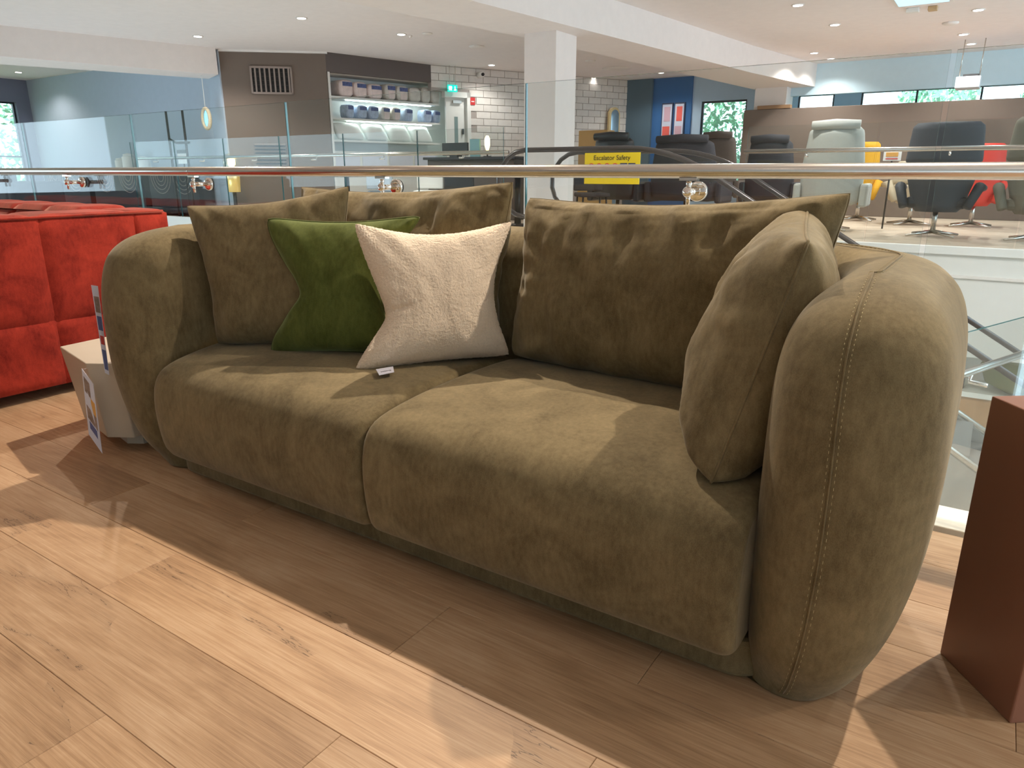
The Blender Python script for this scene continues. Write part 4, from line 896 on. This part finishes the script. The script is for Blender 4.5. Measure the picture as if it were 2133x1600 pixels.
# small price sign
s_ = empty('price_sign', tuple(aty(1860, 335, 11.4)), 'small white price sign with orange print on a stand between recliners', 'sign')
c = aty(1859, 323, 11.4); MB().box((c[0]-.11, 11.4, c[2]-.075), (c[0]+.11, 11.41, c[2]+.075)).build('card', m_wp, s_); MB().box((c[0]-.08, 11.39, c[2]-.02), (c[0]+.07, 11.4, c[2]+.035)).build('print', m_orange, s_)
MB().box((c[0]-.08, 11.39, c[2]-.055), (c[0]+.07, 11.4, c[2]-.043)).build('print', m_rp, s_); MB().tube([(c[0], 11.42, FZ), (c[0], 11.42, c[2])], .012, 8).build('stand', m_dark, s_)
# shelf boxes on the partition by the far column
o = MB().box((-4.1, 14.48, 2.127), (-3.5, 14.62, 2.19)).build('wooden_tray', mat('tan_wood', lin(150, 116, 84), .6), bevel=.005); tag(o, 'brown wooden tray lying on top of the partition before the far column', 'tray')

# ================================================================== LEFT FAR FURNITURE
def table(x, y, r, z, label, m, group='round dining tables across the void'):
    t = empty('round_table', (x, y, FZ), label, 'table', group); MB().lathe([(r, z-.03), (r, z-.005), (r-.01, z)], (x, y, 0), 28).build('tabletop', m, t)
    MB().tube([(x, y, FZ+.02), (x, y, z-.03)], [.05, .04], 12).build('pedestal', m_dark, t); MB().lathe([(r*.5, FZ), (r*.5, FZ+.015), (.05, FZ+.04)], (x, y, 0), 20).build('foot', m_dark, t)
def chair(x, y, rot, label, m, group='dining chairs across the void'):
    t = empty('dining_chair', (x, y, FZ), label, 'chair', group); T = Matrix.Translation((x, y, FZ))@Matrix.Rotation(rot, 4, 'Z')
    def put(mb, nm, mm, bev=0): mb.v = [tuple(T@Vector(p)) for p in mb.v]; mb.build(nm, mm, t, bevel=bev)
    put(MB().box((-.22, -.2, .42), (.22, .22, .48)), 'seat', m, .02); put(MB().box((-.22, -.24, .5), (.22, -.19, .86)), 'backrest', m, .02)
    for sx in (-.19, .19):
        for sy in (-.19, .19): put(MB().tube([(sx, sy, 0), (sx*.9, sy*.9, .43)], .014, 6), 'leg', m_dark)
table(-7.2, 9.2, .45, .95, 'round dark table right of the white bracketed post', m_nv2); table(-5.9, 9.0, .55, .96, 'oval dark table near the escalator head', m_nv2); table(-9.0, 8.6, .4, .95, 'round dark cafe table beyond the left glass', m_nv2)
for i, (x, y, r_, mm, lb) in enumerate(((-8.35, 8.8, .4, m_greyw, 'pale grey dining chair behind the green cushion side of the glass'), (-7.85, 9.3, -2.6, m_wht, 'white dining chair beside the round dark table'), (-6.6, 8.6, .4, m_nv2, 'black dining chair behind the oval dark table'), (-5.0, 9.6, -2.4, m_nv2, 'black dining chair right of the oval dark table'))):
    chair(x, y-(.3 if y > 8.7 and x < -9.9 else 0), r_, lb, mm)
# dark sofas beyond glass at left
def dsofa(x, y, w, label, mm):
    t = empty('dark_sofa', (x, y, FZ), label, 'sofa', 'dark sofas across the void'); MB().box((x-w/2, y, FZ+.08), (x+w/2, y+.85, FZ+.42)).build('seat', mm, t, bevel=.05)
    MB().box((x-w/2, y-.02, FZ+.08), (x+w/2, y+.2, FZ+.78)).build('backrest', mm, t, bevel=.05)
    for s in (-1, 1): MB().box((x+s*w/2-.12, y, FZ+.06), (x+s*w/2+.12, y+.86, FZ+.62)).build('armrest', mm, t, bevel=.04)
dsofa(-14.9, 5.6, 1.9, 'dark charcoal sofa beyond the glass behind the red sofa', m_nv2); dsofa(-14.7, 3.4, 1.6, 'dark grey sofa seen at far left through the glass', m_nv2)
# globe lamp
p = aty(483, 337, 7.66)
gl = empty('globe_lamp', (p[0], p[1], FZ), 'clear glass globe lamp glowing warm, seen above the steel rail at left', 'lamp'); c = aty(482, 340, 7.66)
MB().lathe([(.01, .16), (.07, .145), (.12, .09), (.14, .01), (.13, -.06), (.08, -.10)], tuple(c), 24).build('glass_dome', glass('lamp_glass', (1, .95, .78), 4.), gl)
MB().lathe([(.02, .09), (.06, .06), (.06, -.02), (.02, -.06)], tuple(c), 14).build('bulb', m_glow, gl); MB().lathe([(.10, -.46), (.11, -.14), (.08, -.10)], tuple(c), 18).build('base', mat('brass_glow', (.8, .6, .25), .3, 1, emit=.5, ecol=(1, .7, .2)), gl)
MB().tube([(c[0], c[1], .25), (c[0], c[1], c[2]-.46)], .03, 10).build('stem', m_dark, gl)
# filament lamp right
c = aty(1015, 296, 10.2); fl = empty('filament_lamp', (c[0], c[1], 1.24), 'warm glowing filament lamp standing on the till counter left of the column', 'lamp')
MB().tube([(c[0], c[1], c[2]-.13), (c[0], c[1], c[2]-.05), (c[0], c[1], c[2]+.05), (c[0], c[1], c[2]+.10)], [.02, .045, .045, .02], 12).build('bulb', m_glow, fl); MB().tube([(c[0], c[1], 1.25), (c[0], c[1], c[2]-.13)], .012, 8).build('stem', m_dark, fl); MB().lathe([(.07, 1.24), (.07, 1.255)], (c[0], c[1], 0), 18).build('base', m_dark, fl)
# till counter with monitor
q = lambda px, Y=10.2: float(aty(px, 320, Y)[0])
tc = empty('till_counter', (q(1000), 10.2, FZ), 'dark till counter in front of the white brick wall', 'counter'); MB().box((q(905), 10.0, FZ), (q(1085), 10.5, 1.20)).build('body', m_bf, tc, bevel=.01); MB().box((q(900), 9.95, 1.20), (q(1090), 10.55, 1.24)).build('worktop', m_nv2, tc)
mo = empty('till_monitor', (q(950), 10.2, 1.24), 'black till monitor on the dark counter', 'monitor'); MB().box((q(921), 10.2, 1.27), (q(974), 10.24, 1.48)).build('screen', m_dark, mo, bevel=.008); MB().box((q(940), 10.15, 1.24), (q(955), 10.30, 1.29)).build('foot', m_dark, mo)
o = MB().box((q(979), 10.2, 1.24), (q(999), 10.23, 1.53)).build('screen_panel', mat('teal_panel', lin(120, 160, 165), .4)); tag(o, 'small teal-tinted screen standing on the dark counter', 'screen')
# arch stand, candlesticks, left display
for i, (px, r_, h_, lb) in enumerate(((250, .10, .26, 'pale lidded jar at the left of a jar row'), (268, .12, .34, 'tall pale lidded jar in the middle of the jar row'), (298, .12, .28, 'pale lidded jar at the right of the jar row'))):
    c = aty(px, 330, 7.82); j = empty('jar', (c[0], c[1], 1.0), lb, 'jar', 'pale lidded jars on the sideboards'); MB().lathe([(r_*.8, 0), (r_, .03), (r_, h_*.8), (r_*.7, h_*.86)], (c[0], c[1], 1.0), 18).build('body', m_wht, j); MB().lathe([(r_*.8, h_*.86), (r_*.8, h_*.94), (.02, h_)], (c[0], c[1], 1.0), 18).build('lid', m_wht, j)
st_ = empty('arch_stand', (-12.2, 7.56, FZ), 'black metal display stand with hooks near the hanging mirror', 'stand')
a_ = aty(345, 232, 7.56); b_ = aty(379, 230, 7.56)
MB().tube([(a_[0], 7.56, FZ), (a_[0], 7.56, a_[2])], .02, 8).build('post', m_dark, st_); MB().tube([(b_[0], 7.56, FZ), (b_[0], 7.56, b_[2])], .02, 8).build('post', m_dark, st_)
MB().tube([(a_[0], 7.56, a_[2]-.45), ((a_[0]+b_[0])/2, 7.53, a_[2]-.52), (b_[0]+.1, 7.56, a_[2]-.52)], .02, 8).build('hook_bar', m_dark, st_)
tn = empty('ticket_stand', tuple(aty(378, 330, 7.55)), 'white ticket with black header by the display stand', 'sign'); c = aty(379, 326, 7.55)
MB().box((c[0]-.13, 7.55, c[2]-.12), (c[0]+.13, 7.551, c[2]+.08)).build('card', m_wp, tn); MB().box((c[0]-.13, 7.545, c[2]+.05), (c[0]+.13, 7.5512, c[2]+.11)).build('header', m_dark, tn); MB().box((c[0]-.07, 7.5452, c[2]-.02), (c[0]+.07, 7.55, c[2])).build('print', m_rp, tn); MB().tube([(c[0], 7.575, FZ), (c[0], 7.575, c[2])], .012, 6).build('post', m_dark, tn)
# wooden crates + plant by arched mirror
c = aty(1225, 290, 12.5); o = MB().box((c[0]-.15, 12.4, FZ), (c[0]+.45, 12.7, c[2]+.15)).build('wooden_cabinet', mat('honey_wood', lin(200, 160, 100), .6), bevel=.01); tag(o, 'honey wood cabinet left of the arched mirror', 'cabinet')

# ================================================================== LOWER LEVEL
for i, (px, py) in enumerate(((2010, 790), (2100, 790))): pass
lc = empty('lower_counter', tuple(atz(2040, 790, -3.6)), 'wooden counter with white top on the lower level', 'counter')
x0, x1 = -1.2, 1.8
MB().box((x0, 11.2, -3.6), (x1, 11.9, -1.95)).build('body', mat('tan_wood2', lin(176, 134, 92), .6), lc); MB().box((x0-.05, 11.15, -1.95), (x1+.05, 11.95, -1.88)).build('worktop', m_wht, lc)
pt = empty('plant_pot', (.62, 11.5, -1.88), 'rounded olive green bowl on the lower counter', 'pot'); MB().lathe([(.18, 0), (.42, .12), (.50, .34), (.44, .46), (.40, .46)], (.62, 11.5, -1.88), 28).build('bowl', mat('olive_pot', lin(120, 126, 84), .5), pt)
for i, x in enumerate((-.75, -.45, -.1)):
    o = MB().box((x-.1, 11.3, -1.88), (x+.08, 11.5, -1.74)).build('black_box', m_dark, bevel=.01); tag(o, ['left', 'middle', 'right'][i]+' small black box on the lower white counter top', 'box', 'black boxes on the lower counter')
for (x, y, e) in ((-1, 5, 230), (1.5, 6, 230), (-5, 5, 230), (-6.5, 4.5, 230)): lamp(x, y, 2.86, e, .1, 150, NEUT)  # fill spots without fittings, added so the ceiling catches more bounce
for (x, y, e) in ((-15.6, 5.0, 150), (-13.2, 3.4, 150)): lamp(x, y, 2.86, e, .1, 150, (.9, .95, 1))  # cool fill spots out of view, added to brighten the grey-blue wall
for (x, y) in ((-1, 10), (1.5, 10), (-6, 10)): lamp(x, y, -.95, 90, .1, 150, NEUT)  # bare fill spots added to lift the lower level
